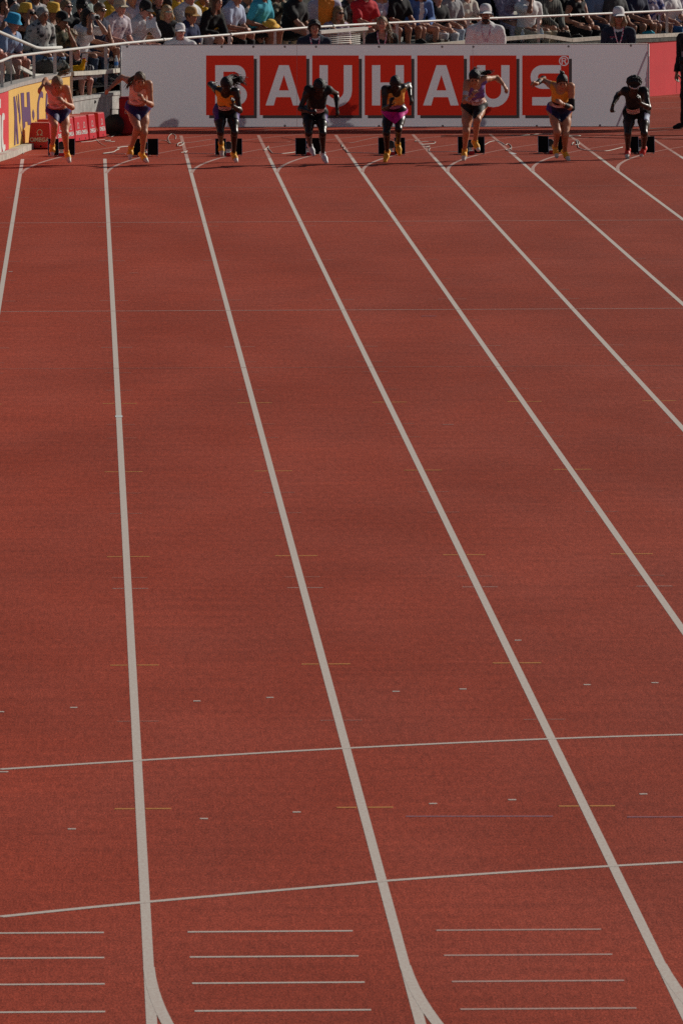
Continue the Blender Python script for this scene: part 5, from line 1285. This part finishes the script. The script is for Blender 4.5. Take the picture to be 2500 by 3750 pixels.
CAPW = lambda **k: dict(kind='cap', m=cloth('white_cap', (.76, .75, .75)), **k)
official('stern man in white cap and white polo shirt, leftmost official behind the banner', 660, 118, 0, looks('pink', 'light', 'short', M_POLO, 'tee', 'dgrey', 'long', True, hat=CAPW(), extra=[collar(M_POLO), chest_print([('GALA', M_TXN, 0)], .07, -.10)]), yaw=2, Yd=1.7, arms=('down', 'down'))
official('young man with dark curly hair and navy jacket before the mesh barrier', 1151, 103, 0, looks('tan', 'dark', 'curly', M_OFNAVY, 'long', 'navy', 'long', True, extra=[undershirt, lanyard], vol=.03, wear=dict(nr=.098, nd=.055)), yaw=4, arms=('down', 'down'))
def pony_side(T, J, fl, tt, X, Y, Z):
    at = J['at']; b = MB(); r = random.Random(3)
    for i in range(60):
        o = np.array([r.gauss(0, .014) for _ in range(3)]); b.tube([p+o*(.4+.25*k) for k, p in enumerate(smoothpath([at(-.05, -.08, .05), at(-.10, -.05, -.05), at(-.115, .02, -.16), at(-.14, .05, -.27)], 3))], [.006*(1-.07*k) for k in range(10)], 5)
    b.build('ponytail', mat('hair', HAIR['light'], .5, .4, var=.35, vscale=45, bump=.5, bscale=120), T, True)
official('blond woman official with side ponytail, black jacket and pink lanyard', 1398, 86, 0, looks('fair', 'light', 'pony', cloth('official_black', (.014, .016, .018)), 'long', 'black', 'long', False, extra=[lanyard, pony_side], vol=.006, wear=dict(nr=.10, nd=.07)), yaw=-2, arms=('down', 'down'))
def beard(T, J, fl, tt, X, Y, Z):
    at = J['at']; pr = [cap(at(-.03, .088, -.088), at(.03, .088, -.088), .027, None, '', .02), cap(at(0, .09, -.10), at(0, .085, -.118), .026, None, '', .02), cap(at(-.022, .103, -.044), at(.022, .103, -.044), .008, None, '', .01)]
    l, h_ = lo_hi(pr); f2 = Field(l-.02, h_+.02, .009); surf('beard', f2, f2.union(pr)+wrinkle(f2, .0015, 200, 4), [mat('hair', HAIR['dark'], .5, .4, var=.35, vscale=45, bump=.5, bscale=120)], T)
def badge(T, J, fl, tt, X, Y, Z):
    a, s, n, nk = J['ta'], J['ts'], J['tn'], J['neck']; c = nk-a*.325+n*.165+s*.005
    MB().box(c, (.115, .035, .006), R=[s, a, n]).build('name_badge', mat('badge_blue', (.02, .04, .22), .5), T)
official('big bearded man in white cap and white polo with pink lanyard', 1777, 53, 0, looks('warm', 'dark', 'short', M_POLO, 'tee', 'dgrey', 'long', True, hat=CAPW(), extra=[collar(M_POLO), lanyard, beard, badge, chest_print([('BAUHAUS', M_TXP, .028), ('GALAN', M_TXN, 0)], -.10, -.17, .024)], shoe='black'), yaw=0, arms=('down', 'down'))
J5 = official('woman official in white cap with dark sunglasses and navy jacket, rightmost behind the banner', 2263, 62, 0, looks('warm', 'light', 'bob', M_OFNAVY, 'long', 'navy', 'long', False, hat=CAPW(), glasses=M_GLS, extra=[undershirt, lanyard, chest_print([('BAUHAUS', M_TXP, .026), ('GALAN', M_TXW, 0)], -.085, -.16, .026)], wear=dict(nr=.095, nd=.05)), yaw=0, arms=('down', 'down'))
# photographer cut by the right edge
pg = aty(2532, 300, 10.75); pg[2] = 0; J = standing(arms=('down', 'down'), s=1.05, male=True, wide=.16); place(J, (-.75, -.65), base=(pg[0], pg[1]+.1, 0))
figure('person in black with black shoes cut off by the right edge of the track', J, looks('tan', 'dark', 'short', 'black', 'long', 'black', 'long', True, shoe='black', hat=dict(kind='cap', m=cloth('black_cap', C_['black']))), .013)
c = aty(2497, 222, pg[1]-.25)
def b_cam(t, c):
    MB().box(c, (.10, .09, .12), bev=.012).build('body', M_BLK, t); MB().lathe(c+np.array([-.02, -.05, .0]), [(.001, -.06), (.035, -.06), (.038, 0)], (0, 1, 0), 16).build('lens', M_BLK, t, True); MB().box(c+np.array([.0, 0, .10]), (.03, .05, .09), bev=.005).build('grip', mat('grey_plastic', (.3, .3, .32), .5), t)
prop('camera', 'black camera held at the right edge in front of the red wall', 'camera', c, b_cam)
BUC = lambda c, n: dict(kind='bucket', m=cloth(n, c))
CAP = lambda c, n, **k: dict(kind='cap', m=cloth(n, c), **k)
YB = (.80, .46, .06)
# ---- front row, left to right
J = spectator('blue bucket hat wearer in blue striped shirt leaning over knees at far left', 50, 84, 0, looks('pink', 'light', 'short', pat('blue_stripe', (.10, .19, .40), (.42, .50, .62), 26, 'wavex'), 'tee', 'navy', 'shorts', True, hat=BUC((.03, .36, .62), 'blue_hat_cloth')), lean=24, hp=14, arms=('clasp', 'clasp'), yaw=10)
spectator('person in black top with bare forearm across the knees at the left edge', -32, 62, 0, looks('pink', 'brown', 'short', 'black', 'tee', pat('stripe_skirt', (.40, .34, .38), (.05, .05, .07), 22, 'wavex'), 'shorts', False), off=-.05, lean=26, hp=10, arms=('clasp', 'clasp'), yaw=14)
J = spectator('grey-haired man in dark patterned jacket and jeans reading by the rail', 157, 54, 0, looks('warm', 'grey', 'short', pat('batik_shirt', (.03, .035, .04), (.42, .42, .40), 11, 'noise', (.52, .62)), 'long', 'denim', 'long', True, vol=.014, shoe='grey'), lean=12, hp=12, arms=('lap', 'lap'), yaw=-4)
J2 = spectator('man in black cap and camouflage shirt with hand at his mouth', 228, 76, 0, looks('warm', 'brown', 'short', pat('camo_shirt', (.16, .14, .08), (.035, .04, .025), 14), 'tee', 'khaki', 'shorts', True, hat=CAP(C_['black'], 'black_cap')), lean=16, hp=10, arms=('knee', 'chin'), yaw=8)
spectator('curly brown-haired child looking down behind the white post', 264, 132, 0, looks('fair', 'light', 'curly', 'navy', 'tee', 'navy', 'shorts', False, vol=.022), lean=28, hp=26, arms=('knee', 'knee'), yaw=2, s=.88, off=.1)
J3 = spectator('small child with red face in black shirt holding white paper low by the rail', 281, 190, 0, looks('pink', 'light', 'short', 'black', 'tee', 'black', 'shorts', False), lean=10, hp=8, arms=('clasp', 'lap'), yaw=0, s=.70, off=-.38)
J4 = spectator('woman with dark hair raising a camera, white top and jeans', 322, 58, 0, looks('tan', 'dark', 'long', 'white', 'tee', 'ddenim', 'long', False), lean=14, hp=4, arms=('binoc', 'binoc'), yaw=6)
spectator('man in sunglasses and navy sleeveless top with clasped hands', 366, 38, 0, looks('warm', 'brown', 'short', 'navy', 'tank', 'navy', 'shorts', True, glasses=M_GLS, vol=.016), lean=14, hp=8, arms=('clasp', 'clasp'), yaw=8)
spectator('man in tan-brimmed cap with patterned pale shirt resting hands on knees', 440, 26, 0, looks('pink', 'grey', 'short', pat('speckled_shirt', (.60, .54, .58), (.20, .14, .22), 18, 'noise', (.36, .48)), 'tee', 'ddenim', 'shorts', True, hat=CAP(C_['beige'], 'tan_cap'), glasses=M_GLS), lean=16, hp=6, arms=('knee', 'knee'), yaw=14)
J6 = spectator('man in black cap bent over white paper with pale grey trousers', 532, 34, 0, looks('pink', 'dark', 'short', 'ltgrey', 'long', 'ltgrey', 'long', True, hat=CAP(C_['black'], 'black_cap')), lean=24, hp=22, arms=('lap', 'chin'), yaw=20)
spectator('blond girl in mirrored sunglasses and black sleeveless top', 612, 44, 0, looks('fair', 'blond', 'bob', 'black', 'tank', 'black', 'shorts', False, glasses=M_GLG), lean=2, hp=4, arms=('down', 'down'), yaw=-12, s=.95, off=.1)
spectator('boy in ochre cap and navy tee with clasped hands', 700, 58, 0, looks('tan', 'brown', 'short', pat('navy_tee', (.03, .04, .09), (.04, .05, .12), 9), 'tee', 'grey', 'long', True, hat=CAP((.42, .24, .08), 'ochre_cap')), lean=20, hp=8, arms=('clasp', 'clasp'), yaw=22)
spectator('woman with long wavy hair in black hoodie leaning on her knees', 793, 8, 0, looks('fair', 'brown', 'long', pat('black_hoodie', (.014, .014, .015), (.20, .20, .21), 4, 'noise', (.28, .34)), 'long', 'black', 'long', False), lean=24, hp=10, arms=('knee', 'hang'), yaw=22)
spectator('man in pale blue tee and black trousers with clasped fists', 866, -12, 0, looks('tan', 'brown', 'short', 'ltblue', 'tee', 'black', 'long', True), lean=20, hp=8, arms=('clasp', 'clasp'), yaw=22)
spectator('man in charcoal striped shirt leaning forward beside the pale blue tee', 906, -10, 0, looks('tan', 'grey', 'short', pat('charcoal_stripe', (.05, .05, .055), (.30, .29, .30), 14, 'wavex'), 'tee', 'black', 'long', True), off=.32, lean=22, hp=8, arms=('hang', 'hang'), yaw=22)
J7 = spectator('person in black shorts holding a yellow hat over a bare knee', 968, -26, 0, looks('warm', 'dark', 'short', 'teal', 'tee', 'black', 'shorts', True), lean=18, hp=8, arms=('lap', 'clasp'), yaw=24)
spectator('large person all in black with one forearm hanging over the rail', 1092, -22, 0, looks('tan', 'dark', 'short', 'black', 'tee', 'black', 'long', True, g=1.2), lean=18, hp=8, arms=('hang', 'knee'), yaw=18)
def vest(T, J, fl, tt, X, Y, Z): pass
J8 = spectator('steward in orange safety vest over a lilac shirt seen from behind the rail', 1188, -30, 0, looks('warm', 'dark', 'short', cloth('lilac_shirt', C_['lilac']), 'tee', 'ddenim', 'long', True, g=1.15,
    wear=dict(m2=mat('safety_orange', (.95, .30, .03), .6, .3), split=lambda C, J: (((C-J['pelvis'])@J['ts']) > -.11) & (((C-J['pelvis'])@J['ts']) < .16))), lean=6, hp=4, arms=('down', 'down'), yaw=-32, off=.1)
spectator('woman in dark sunglasses with long light brown hair behind the mesh barrier', 1238, 48, 0, looks('fair', 'light', 'long', pat('print_top', (.50, .42, .52), (.18, .10, .20), 20, 'noise', (.42, .5)), 'tee', 'offw', 'shorts', False, glasses=M_GLS), lean=14, hp=6, arms=('clasp', 'clasp'), yaw=4, off=-.12)
spectator('person in grey and black polo behind the woman with sunglasses', 1283, -20, 0, looks('tan', 'brown', 'short', pat('grey_polo', (.16, .16, .16), (.04, .04, .04), 6), 'tee', 'black', 'long', True), lean=14, hp=6, arms=('clasp', 'knee'), yaw=14, off=.35)
spectator('man in bright red polo shirt with hands between his knees', 1338, -28, 0, looks('tan', 'brown', 'short', 'red', 'tee', 'beige', 'shorts', True), lean=10, hp=6, arms=('clasp', 'clasp'), yaw=6)
spectator('woman in white and blue blouse behind the blond official', 1396, -30, 0, looks('fair', 'blond', 'long', pat('cloud_blouse', (.58, .60, .68), (.30, .34, .50), 10), 'tee', 'offw', 'shorts', False), lean=10, hp=6, arms=('lap', 'knee'), yaw=8, off=.12)
spectator('person in black tee and denim shorts with tanned legs', 1462, -34, 0, looks('warm', 'dark', 'short', pat('black_print_tee', (.014, .014, .016), (.22, .20, .24), 5, 'noise', (.30, .36)), 'tee', 'ddenim', 'shorts', True), lean=8, hp=6, arms=('knee', 'clasp'), yaw=14)
spectator('woman in blue denim shirt with bare crossed-over legs and white camisole', 1538, -34, 0, looks('fair', 'brown', 'long', 'blue', 'long', 'white', 'brief', False, wear=dict(m2=cloth('white_cloth', C_['white']), split=lambda C, J: np.abs((C-J['pelvis'])@J['ts']) < .045)), lean=8, hp=6, arms=('lap', 'lap'), yaw=-4)
spectator('boy in black tee with pale lettering and grey jeans', 1600, -6, 0, looks('fair', 'brown', 'short', 'black', 'tee', 'ltgrey', 'long', True, extra=[chest_print([('TOUGH', M_TXW, 0)], .01, -.2, .05)]), lean=8, hp=6, arms=('clasp', 'knee'), yaw=8, s=.93)
spectator('person in grey tee and light blue jeans next to the black lettered tee', 1652, -30, 0, looks('tan', 'dark', 'short', 'grey', 'tee', 'ldenim', 'long', True), lean=8, hp=6, arms=('knee', 'knee'), yaw=14)
spectator('person in cream graphic tee and blue jeans left of the bearded official', 1710, -30, 0, looks('fair', 'light', 'short', pat('graphic_tee', (.62, .58, .50), (.24, .21, .18), 11, 'noise', (.38, .45)), 'tee', 'ldenim', 'long', False), lean=8, hp=6, arms=('knee', 'clasp'), yaw=10)
spectator('person in black leaning back behind the bearded official', 1800, -30, 1, looks('tan', 'dark', 'short', 'black', 'tee', 'black', 'long', True, g=1.15), lean=4, hp=4, arms=('lap', 'knee'), yaw=0)
spectator('person with lilac sleeve and dark wristband right of the bearded official', 1862, -48, 1, looks('fair', 'brown', 'short', pat('lilac_marl', (.40, .36, .46), (.26, .22, .32), 24), 'long', 'lilac', 'long', True), lean=14, hp=8, arms=('clasp', 'chin'), yaw=10, off=-.3)
spectator('person in white tee and pale trousers with hands at the face', 1938, -24, 0, looks('warm', 'dark', 'short', 'white', 'tee', 'beige', 'long', True), lean=10, hp=8, arms=('face', 'lap'), yaw=4)
spectator('person in charcoal shirt and sand trousers with hands hanging', 2012, -32, 0, looks('tan', 'brown', 'short', pat('charcoal_shirt', (.05, .055, .05), (.16, .16, .14), 10, 'wavex'), 'long', 'beige', 'long', True), lean=14, hp=8, arms=('hang', 'hang'), yaw=4)
spectator('woman in long black dress with bare forearm and watch resting on her lap', 2118, -30, 0, looks('tan', 'brown', 'long', 'black', 'tank', 'black', 'long', False, g=1.12), lean=12, hp=8, arms=('lap', 'clasp'), yaw=18)
spectator('person in faded denim shirt beside the long black dress', 2190, -44, 0, looks('warm', 'dark', 'short', 'denim', 'tee', 'ddenim', 'long', True), lean=8, hp=6, arms=('knee', 'clasp'), yaw=8, off=.2)
spectator('person in dark tee behind the woman official with sunglasses', 2252, -36, 0, looks('warm', 'dark', 'short', 'dgrey', 'tee', 'black', 'shorts', True), lean=8, hp=6, arms=('knee', 'knee'), yaw=6)
spectator('person in navy top and black shorts with bare knees right of the official', 2330, -40, 0, looks('tan', 'brown', 'short', 'navy', 'tee', 'black', 'shorts', True), lean=10, hp=6, arms=('clasp', 'knee'), yaw=4)
spectator('person in red white and blue dress with bare legs near the right edge', 2388, -40, 0, looks('tan', 'light', 'long', pat('flag_dress', (.55, .50, .58), (.05, .07, .25), 9, 'noise', (.44, .5)), 'tee', pat('flag_skirt', (.50, .04, .08), (.08, .10, .35), 7, 'noise', (.45, .5)), 'brief', False), lean=8, hp=6, arms=('lap', 'knee'), yaw=0)
spectator('person in white shirt and bright blue jeans near the right edge', 2452, -36, 0, looks('tan', 'brown', 'short', 'white', 'tee', cloth('bright_denim', (.03, .13, .30)), 'long', True), lean=8, hp=6, arms=('knee', 'clasp'), yaw=8)
spectator('person in deep blue jeans cut off by the right edge of the stand', 2516, -40, 0, looks('tan', 'dark', 'short', 'lilac', 'tee', cloth('deep_denim', (.025, .10, .25)), 'long', True), lean=8, hp=6, arms=('knee', 'clasp'), yaw=8)
# ---- second row
J9 = spectator('yellow bucket hat wearer looking through binoculars in a black top', 97, 46, 1, looks('tan', 'brown', 'short', 'black', 'tank', 'navy', 'shorts', True, hat=BUC(YB, 'yellow_hat_cloth')), lean=10, hp=2, arms=('binoc', 'binoc'), yaw=-6, off=-.25)
spectator('yellow bucket hat wearer in white tee behind the grey-haired man', 196, 44, 1, looks('warm', 'light', 'short', 'offw', 'tee', 'beige', 'shorts', False, hat=BUC(YB, 'yellow_hat_cloth')), lean=14, hp=8, arms=('knee', 'knee'), yaw=10, off=-.25)
spectator('grey-haired person squeezed behind the blue bucket hat', 64, 44, 1, looks('pink', 'grey', 'bob', 'black', 'tee', 'black', 'long', False), lean=14, hp=8, arms=('knee', 'knee'), yaw=14, off=-.05)
J10 = spectator('sunglasses wearer in black tee holding up a phone', 243, 26, 1, looks('pink', 'light', 'short', 'black', 'tee', 'black', 'shorts', True, glasses=M_GLS), lean=8, hp=0, arms=('knee', 'phone'), yaw=6, off=-.1)
spectator('person in black cap with round white emblem behind the camera woman', 301, 28, 1, looks('tan', 'dark', 'short', 'black', 'tee', 'black', 'long', True, hat=CAP(C_['black'], 'black_cap', badge=mat('white_badge', (.7, .7, .7), .5))), lean=14, hp=14, arms=('knee', 'knee'), yaw=4, off=-.15)
spectator('dark-haired person with pink and white patterned top in the upper left corner', 8, 10, 1, looks('warm', 'dark', 'long', pat('pink_print', (.60, .45, .46), (.40, .10, .12), 11, 'noise', (.40, .48)), 'tee', 'navy', 'shorts', False), lean=12, hp=6, arms=('chin', 'knee'), yaw=0, off=-.1)
spectator('sunglasses wearer with bare neck in the upper left corner', 44, 18, 1, looks('pink', 'dark', 'short', 'pink', 'tank', 'navy', 'shorts', False, glasses=M_GLS), lean=8, hp=0, arms=('knee', 'knee'), yaw=8, off=.25)
spectator('spectator in pale lilac shirt behind the binoculars', 78, -12, 2, looks('tan', 'brown', 'short', 'lilac', 'tee', 'beige', 'shorts', True), lean=8, hp=6, arms=('knee', 'knee'), yaw=4)
spectator('spectator in grey striped shirt behind the grey-haired man', 130, -16, 2, looks('warm', 'grey', 'short', pat('grey_stripe', (.50, .48, .46), (.34, .32, .34), 18, 'wavex'), 'tee', 'beige', 'shorts', True), lean=8, hp=6, arms=('knee', 'knee'), yaw=4, off=-.15)
spectator('spectator in off-white blouse between the two yellow hats', 163, -14, 2, looks('fair', 'brown', 'long', 'offw', 'tee', 'white', 'shorts', False), lean=8, hp=6, arms=('lap', 'lap'), yaw=4, off=-.1)
spectator('spectator in white shirt above the second yellow hat', 214, -10, 2, looks('pink', 'light', 'short', 'white', 'tee', 'beige', 'shorts', True), lean=8, hp=6, arms=('knee', 'knee'), yaw=6, off=-.2)
spectator('spectator in mint striped shirt above the black cap with emblem', 296, -26, 2, looks('fair', 'grey', 'short', pat('mint_stripe', (.48, .54, .50), (.26, .34, .32), 16, 'wavex'), 'tee', 'beige', 'shorts', True), lean=8, hp=6, arms=('knee', 'knee'), yaw=6, off=-.2)
spectator('spectator in pale shirt leaning beside the mint striped shirt', 345, -20, 2, looks('warm', 'dark', 'short', pat('white_stripe', (.66, .65, .62), (.40, .40, .40), 18, 'wavex'), 'tee', 'beige', 'shorts', True), lean=14, hp=6, arms=('knee', 'clasp'), yaw=6, off=-.25)
spectator('spectator in yellow tee with one bare arm raised', 408, -14, 1, looks('fair', 'light', 'short', 'yellow', 'tee', 'beige', 'shorts', True), lean=6, hp=2, arms=('knee', 'up'), yaw=6)
spectator('spectator with both bare arms lifted beside the tan cap', 482, -6, 1, looks('fair', 'brown', 'short', 'lilac', 'tee', 'beige', 'shorts', True), lean=6, hp=2, arms=('shade', 'up'), yaw=10)
spectator('spectator with white shirt and dark bag strap behind the paper reader', 505, 0, 1, looks('pink', 'grey', 'short', pat('maroon_white', (.60, .58, .58), (.22, .04, .08), 6), 'tee', 'navy', 'shorts', True), lean=10, hp=2, arms=('knee', 'knee'), yaw=10, off=.3)
spectator('spectator with raised watch arm behind the blond girl', 578, -4, 1, looks('pink', 'blond', 'short', pat('dark_orange_print', (.05, .045, .04), (.55, .25, .04), 9, 'noise', (.40, .46)), 'tee', 'beige', 'shorts', True), lean=6, hp=2, arms=('up', 'up'), yaw=4, off=-.2)
spectator('spectator in yellow shirt behind the blond girl', 650, -26, 1, looks('warm', 'brown', 'short', 'yellow', 'tee', 'beige', 'shorts', True), lean=6, hp=2, arms=('knee', 'knee'), yaw=6, off=-.1)
spectator('man in plain white tee with folded arms behind the ochre cap', 693, -8, 1, looks('pink', 'grey', 'short', 'white', 'tee', 'grey', 'long', True, g=1.2), lean=8, hp=4, arms=('cross', 'cross'), yaw=10, off=-.45)
spectator('spectator in yellow jacket with hands near the chin behind the black hoodie', 742, -12, 1, looks('warm', 'dark', 'short', 'yellow', 'long', 'red', 'shorts', True), lean=10, hp=6, arms=('chin', 'clasp'), yaw=8, off=-.1)
spectator('spectator in dark jacket above the pale blue tee', 832, -42, 1, looks('tan', 'dark', 'short', 'navy', 'long', 'black', 'long', True), lean=8, hp=6, arms=('knee', 'knee'), yaw=8)
spectator('spectator in turquoise tee behind the yellow hat holder', 952, -36, 1, looks('warm', 'light', 'short', 'teal', 'tee', 'teal', 'shorts', True), lean=8, hp=6, arms=('knee', 'knee'), yaw=8, off=-.45)
spectator('spectator in brown and cream jacket right of the turquoise tee', 1014, -32, 1, looks('tan', 'brown', 'long', pat('brown_cream', (.34, .28, .20), (.10, .07, .05), 8), 'long', 'beige', 'long', False), lean=8, hp=6, arms=('lap', 'chin'), yaw=8, off=-.3)
spectator('spectator in cream shirt right of the orange safety vest', 1222, -30, 1, looks('fair', 'light', 'short', 'offw', 'tee', 'beige', 'shorts', True), lean=6, hp=4, arms=('lap', 'knee'), yaw=6, off=-.1)
spectator('spectator in black shirt between the red polo and the white blouse', 1425, -60, 1, looks('tan', 'dark', 'short', 'black', 'tee', 'black', 'long', True), lean=6, hp=4, arms=('lap', 'knee'), yaw=6)
spectator('spectator in navy top behind the denim shirt', 1560, -64, 1, looks('tan', 'brown', 'short', 'navy', 'long', 'black', 'long', True), lean=6, hp=4, arms=('lap', 'knee'), yaw=6)
spectator('spectator in blue jacket behind the cream graphic tee', 1745, -62, 1, looks('tan', 'brown', 'short', 'navy', 'long', 'black', 'long', True), lean=6, hp=4, arms=('lap', 'knee'), yaw=6)
spectator('spectator in dark green jacket behind the white tee with hands at face', 1965, -66, 1, looks('tan', 'dark', 'short', 'olive', 'long', 'black', 'long', True), lean=6, hp=4, arms=('lap', 'knee'), yaw=6)
spectator('spectator in black behind the charcoal shirt', 2060, -66, 1, looks('tan', 'brown', 'long', 'black', 'long', 'black', 'long', False), lean=6, hp=4, arms=('lap', 'knee'), yaw=6)
spectator('spectator in dark red jacket behind the faded denim shirt', 2222, -70, 1, looks('tan', 'brown', 'short', cloth('wine_jacket', (.10, .02, .025)), 'long', 'black', 'long', True), lean=6, hp=4, arms=('lap', 'knee'), yaw=6)
spectator('spectator in turquoise shirt behind the bare knees', 2350, -68, 1, looks('tan', 'brown', 'short', 'teal', 'tee', 'black', 'long', True), lean=6, hp=4, arms=('lap', 'knee'), yaw=6)

# ---- things held or set down on the stand
def b_phone(t, c): MB().box(c, (.15, .012, .075), bev=.004).build('case', M_BLK, t); MB().lathe(c+np.array([.05, -.007, .02]), [(.001, 0), (.009, 0)], (0, -1, 0), 10).build('lens', M_ALU, t)
hm_ = (J10['wrB']+J10['head'])/2
prop('phone', 'black phone held up sideways in front of a face at the upper left', 'phone', J10['wrB']+J10['hdB']*.10+np.array([.02, -.05, .02]), b_phone)
def b_bin(t, c):
    f = unit(J9['hf']); r = J9['hr']
    for sx in (-1, 1): MB().lathe(c+r*sx*.035, [(.001, -.05), (.02, -.05), (.022, 0), (.027, .06), (.001, .06)], f, 14).build('barrel', M_BLK, t, True)
    MB().box(c, (.06, .03, .02), R=[r, f, J9['hu']]).build('bridge', M_BLK, t)
prop('binoculars', 'black binoculars held under the yellow bucket hat', 'binoculars', J9['at'](0, .16, .0), b_bin)
def b_c2(t, c):
    f = unit(J4['hf']); r = J4['hr']; MB().box(c, (.13, .06, .085), R=[r, f, J4['hu']], bev=.01).build('body', mat('silver_camera', (.34, .34, .34), .4, .5), t); MB().lathe(c+f*.03, [(.03, 0), (.032, .05), (.001, .055)], f, 16).build('lens', M_BLK, t, True)
prop('camera', 'silver camera held to the face of the dark-haired woman', 'camera', J4['at'](0, .17, -.01), b_c2)
def sheet(w, h, m, R): return lambda t, c: MB().box(c, (w, .004, h), R=R).build('page', m, t)
RX = [np.array([1., 0, 0]), np.array([0, .8, -.6]), np.array([0, .6, .8])]
M_PAP = mat('paper_white', (.74, .74, .74), .7, .2)
prop('paper', 'white sheet of paper held by the man in the black cap', 'paper', J6['at'](.05, .22, -.14), sheet(.16, .22, M_PAP, RX))
prop('paper', 'white paper held by the small child near the yellow toy', 'paper', J3['at'](-.12, .16, -.16), sheet(.10, .20, M_PAP, [np.array([.95, .3, 0]), np.array([-.3, .95, 0]), np.array([.15, 0, 1.])]))
def wpz(u, v, o): s, z = w_hit(u, v, o); return wp(s, o, z)
# yellow rubber chicken toy
c = wpz(284, 252, .16)
pr = [ell(c, np.eye(3), (.105, .06, .058), '', .03), cap(c+np.array([.07, 0, .02]), c+np.array([.10, 0, .10]), .042, .03, '', .03), ell(c+np.array([.105, 0, .125]), np.eye(3), (.032, .028, .034), '', .02), cap(c+np.array([-.09, 0, .01]), c+np.array([-.13, 0, .06]), .035, .015, '', .03)]
t = thing('toy_chicken', 'yellow plush chicken with red comb sitting on the stand edge beam', 'toy', c-np.array([0, 0, .06]))
l, h_ = lo_hi(pr); f2 = Field(l-.02, h_+.02, .010); surf('body', f2, f2.union(pr)+wrinkle(f2, .002, 120, 2), [mat('yellow_plush', (.80, .38, .01), .9, .1, bump=.4, bscale=160)], t)
pr = [cap(c+np.array([.085, 0, .155]), c+np.array([.12, 0, .16]), .014, .016, '', .01)]; l, h_ = lo_hi(pr); f2 = Field(l-.02, h_+.02, .008); surf('comb', f2, f2.union(pr), [mat('comb_red', (.65, .04, .03), .7)], t)
MB().lathe(c+np.array([.135, -.005, .12]), [(.012, 0), (.001, .03)], (1, -.2, -.2), 8).build('beak', mat('beak_orange', (.75, .22, .02), .6), t)
# bags
def bag(label, u, v, o, size, m, flap=None, cat='bag'):
    c = wpz(u, v, o); w, d, h = size; A = np.eye(3); t = thing('bag', label, cat, c-np.array([0, 0, h/2]))
    pr = [ecap(c+np.array([-w*.3, 0, -h*.15]), c+np.array([w*.3, 0, -h*.15]), h*.42, h*.42, (0, 1, 0), max(1.05, h*.84/d), '', .05), ecap(c+np.array([-w*.18, 0, h*.12]), c+np.array([w*.18, 0, h*.12]), h*.36, h*.36, (0, 1, 0), max(1.05, h*.8/d), '', .05)]
    l, h_ = lo_hi(pr); f2 = Field(l-.03, h_+.03, .014); surf('sack', f2, f2.union(pr)+wrinkle(f2, .005, 40, int(u)), [m], t)
    MB().tube(smoothpath([c+np.array([-w*.2, -d*.3, h*.3]), c+np.array([-w*.1, -d*.4, h*.62]), c+np.array([w*.1, -d*.4, h*.62]), c+np.array([w*.2, -d*.3, h*.3])], 4), .010, 6).build('strap', flap or M_BLK, t, True)
bag('grey tote bag standing behind the railing at the left', 168, 244, .26, (.26, .14, .24), cloth('tote_grey', (.085, .085, .075)))
bag('black and white rucksack between two white posts', 222, 242, .24, (.20, .12, .20), pat('rucksack', (.03, .035, .03), (.34, .36, .32), 8))
bag('grey canvas bag lying in the bay beside the banner', 428, 346, .4, (.24, .16, .13), cloth('canvas_grey', (.28, .28, .30)))
bag('dark bag with black and white trim lying on the beam near the yellow toy', 322, 250, .2, (.20, .12, .09), pat('trim_bag', (.02, .02, .025), (.45, .45, .45), 7, 'wavex', (.62, .7)))
bag('black bag lying on the beam under the black dress', 2062, 126, .22, (.26, .14, .10), cloth('black_bag', C_['black']))
bag('second black bag slumped right of the first on the beam', 2112, 134, .22, (.22, .12, .08), cloth('black_bag', C_['black']))
bag('bright turquoise cloth bundle on the ledge near the right edge', 2372, 120, .2, (.28, .14, .07), cloth('turquoise_cloth', (.03, .42, .58)))
bag('black backpack lying on the ledge left of the lying bottle', 1540, 155, .25, (.2, .14, .09), cloth('black_bag', C_['black']))
# bottles
def bottle(label, u, v, lying=False):
    c = wpz(u, v, .16); t = thing('bottle', label, 'bottle', c, 'plastic water bottles on the stand edge'); z = (0, 0, 1) if not lying else (.95, .3, .06)
    m1 = mat('clear_plastic', (.45, .52, .56), .15, .5); k = 1.0
    MB().lathe(c, [(.001, 0), (.033, 0), (.034, .05), (.031, .08), (.034, .12), (.032, .15), (.014, .19), (.013, .2), (.001, .2)], z, 14).build('body', m1 if not lying else mat('brown_glass', (.06, .03, .015), .2, .5), t, True)
    MB().lathe(c, [(.0350, .055), (.0352, .056), (.0352, .115), (.035, .116)], z, 14).build('label', mat('label_blue', (.06, .22, .55), .4) if not lying else mat('label_cream', (.5, .45, .36), .5), t, True)
    MB().lathe(c, [(.0152, .195), (.0155, .2), (.0155, .215), (.001, .216)], z, 12).build('cap', M_WHT, t)
bottle('clear water bottle with blue label left of the banner behind the rail post', 426, 252)
bottle('blue-labelled water bottle below the beam right of the bearded official', 1912, 152)
bottle('blue-labelled water bottle standing at the step in the beam', 1981, 146)
bottle('brown bottle lying on the timber beam below the grey jeans', 1600, 152, True)
# hat held
c = (J7['wrA']+J7['wrB'])/2+np.array([.03, -.10, .02]); t = thing('straw_hat', 'yellow brimmed hat held over a bare knee', 'hat', c)
MB().lathe(c, [(.15, -.012), (.155, -.006), (.10, .0), (.085, .05), (.06, .075), (.001, .08)], (.2, -.3, .9), 22).build('crown', cloth('yellow_hat_cloth', YB), t, True)
for l, a, b in PEOPLE:
    if abs(a-b) > .22: print('SEAT', l[:50], round(a, 2), round(b, 2))
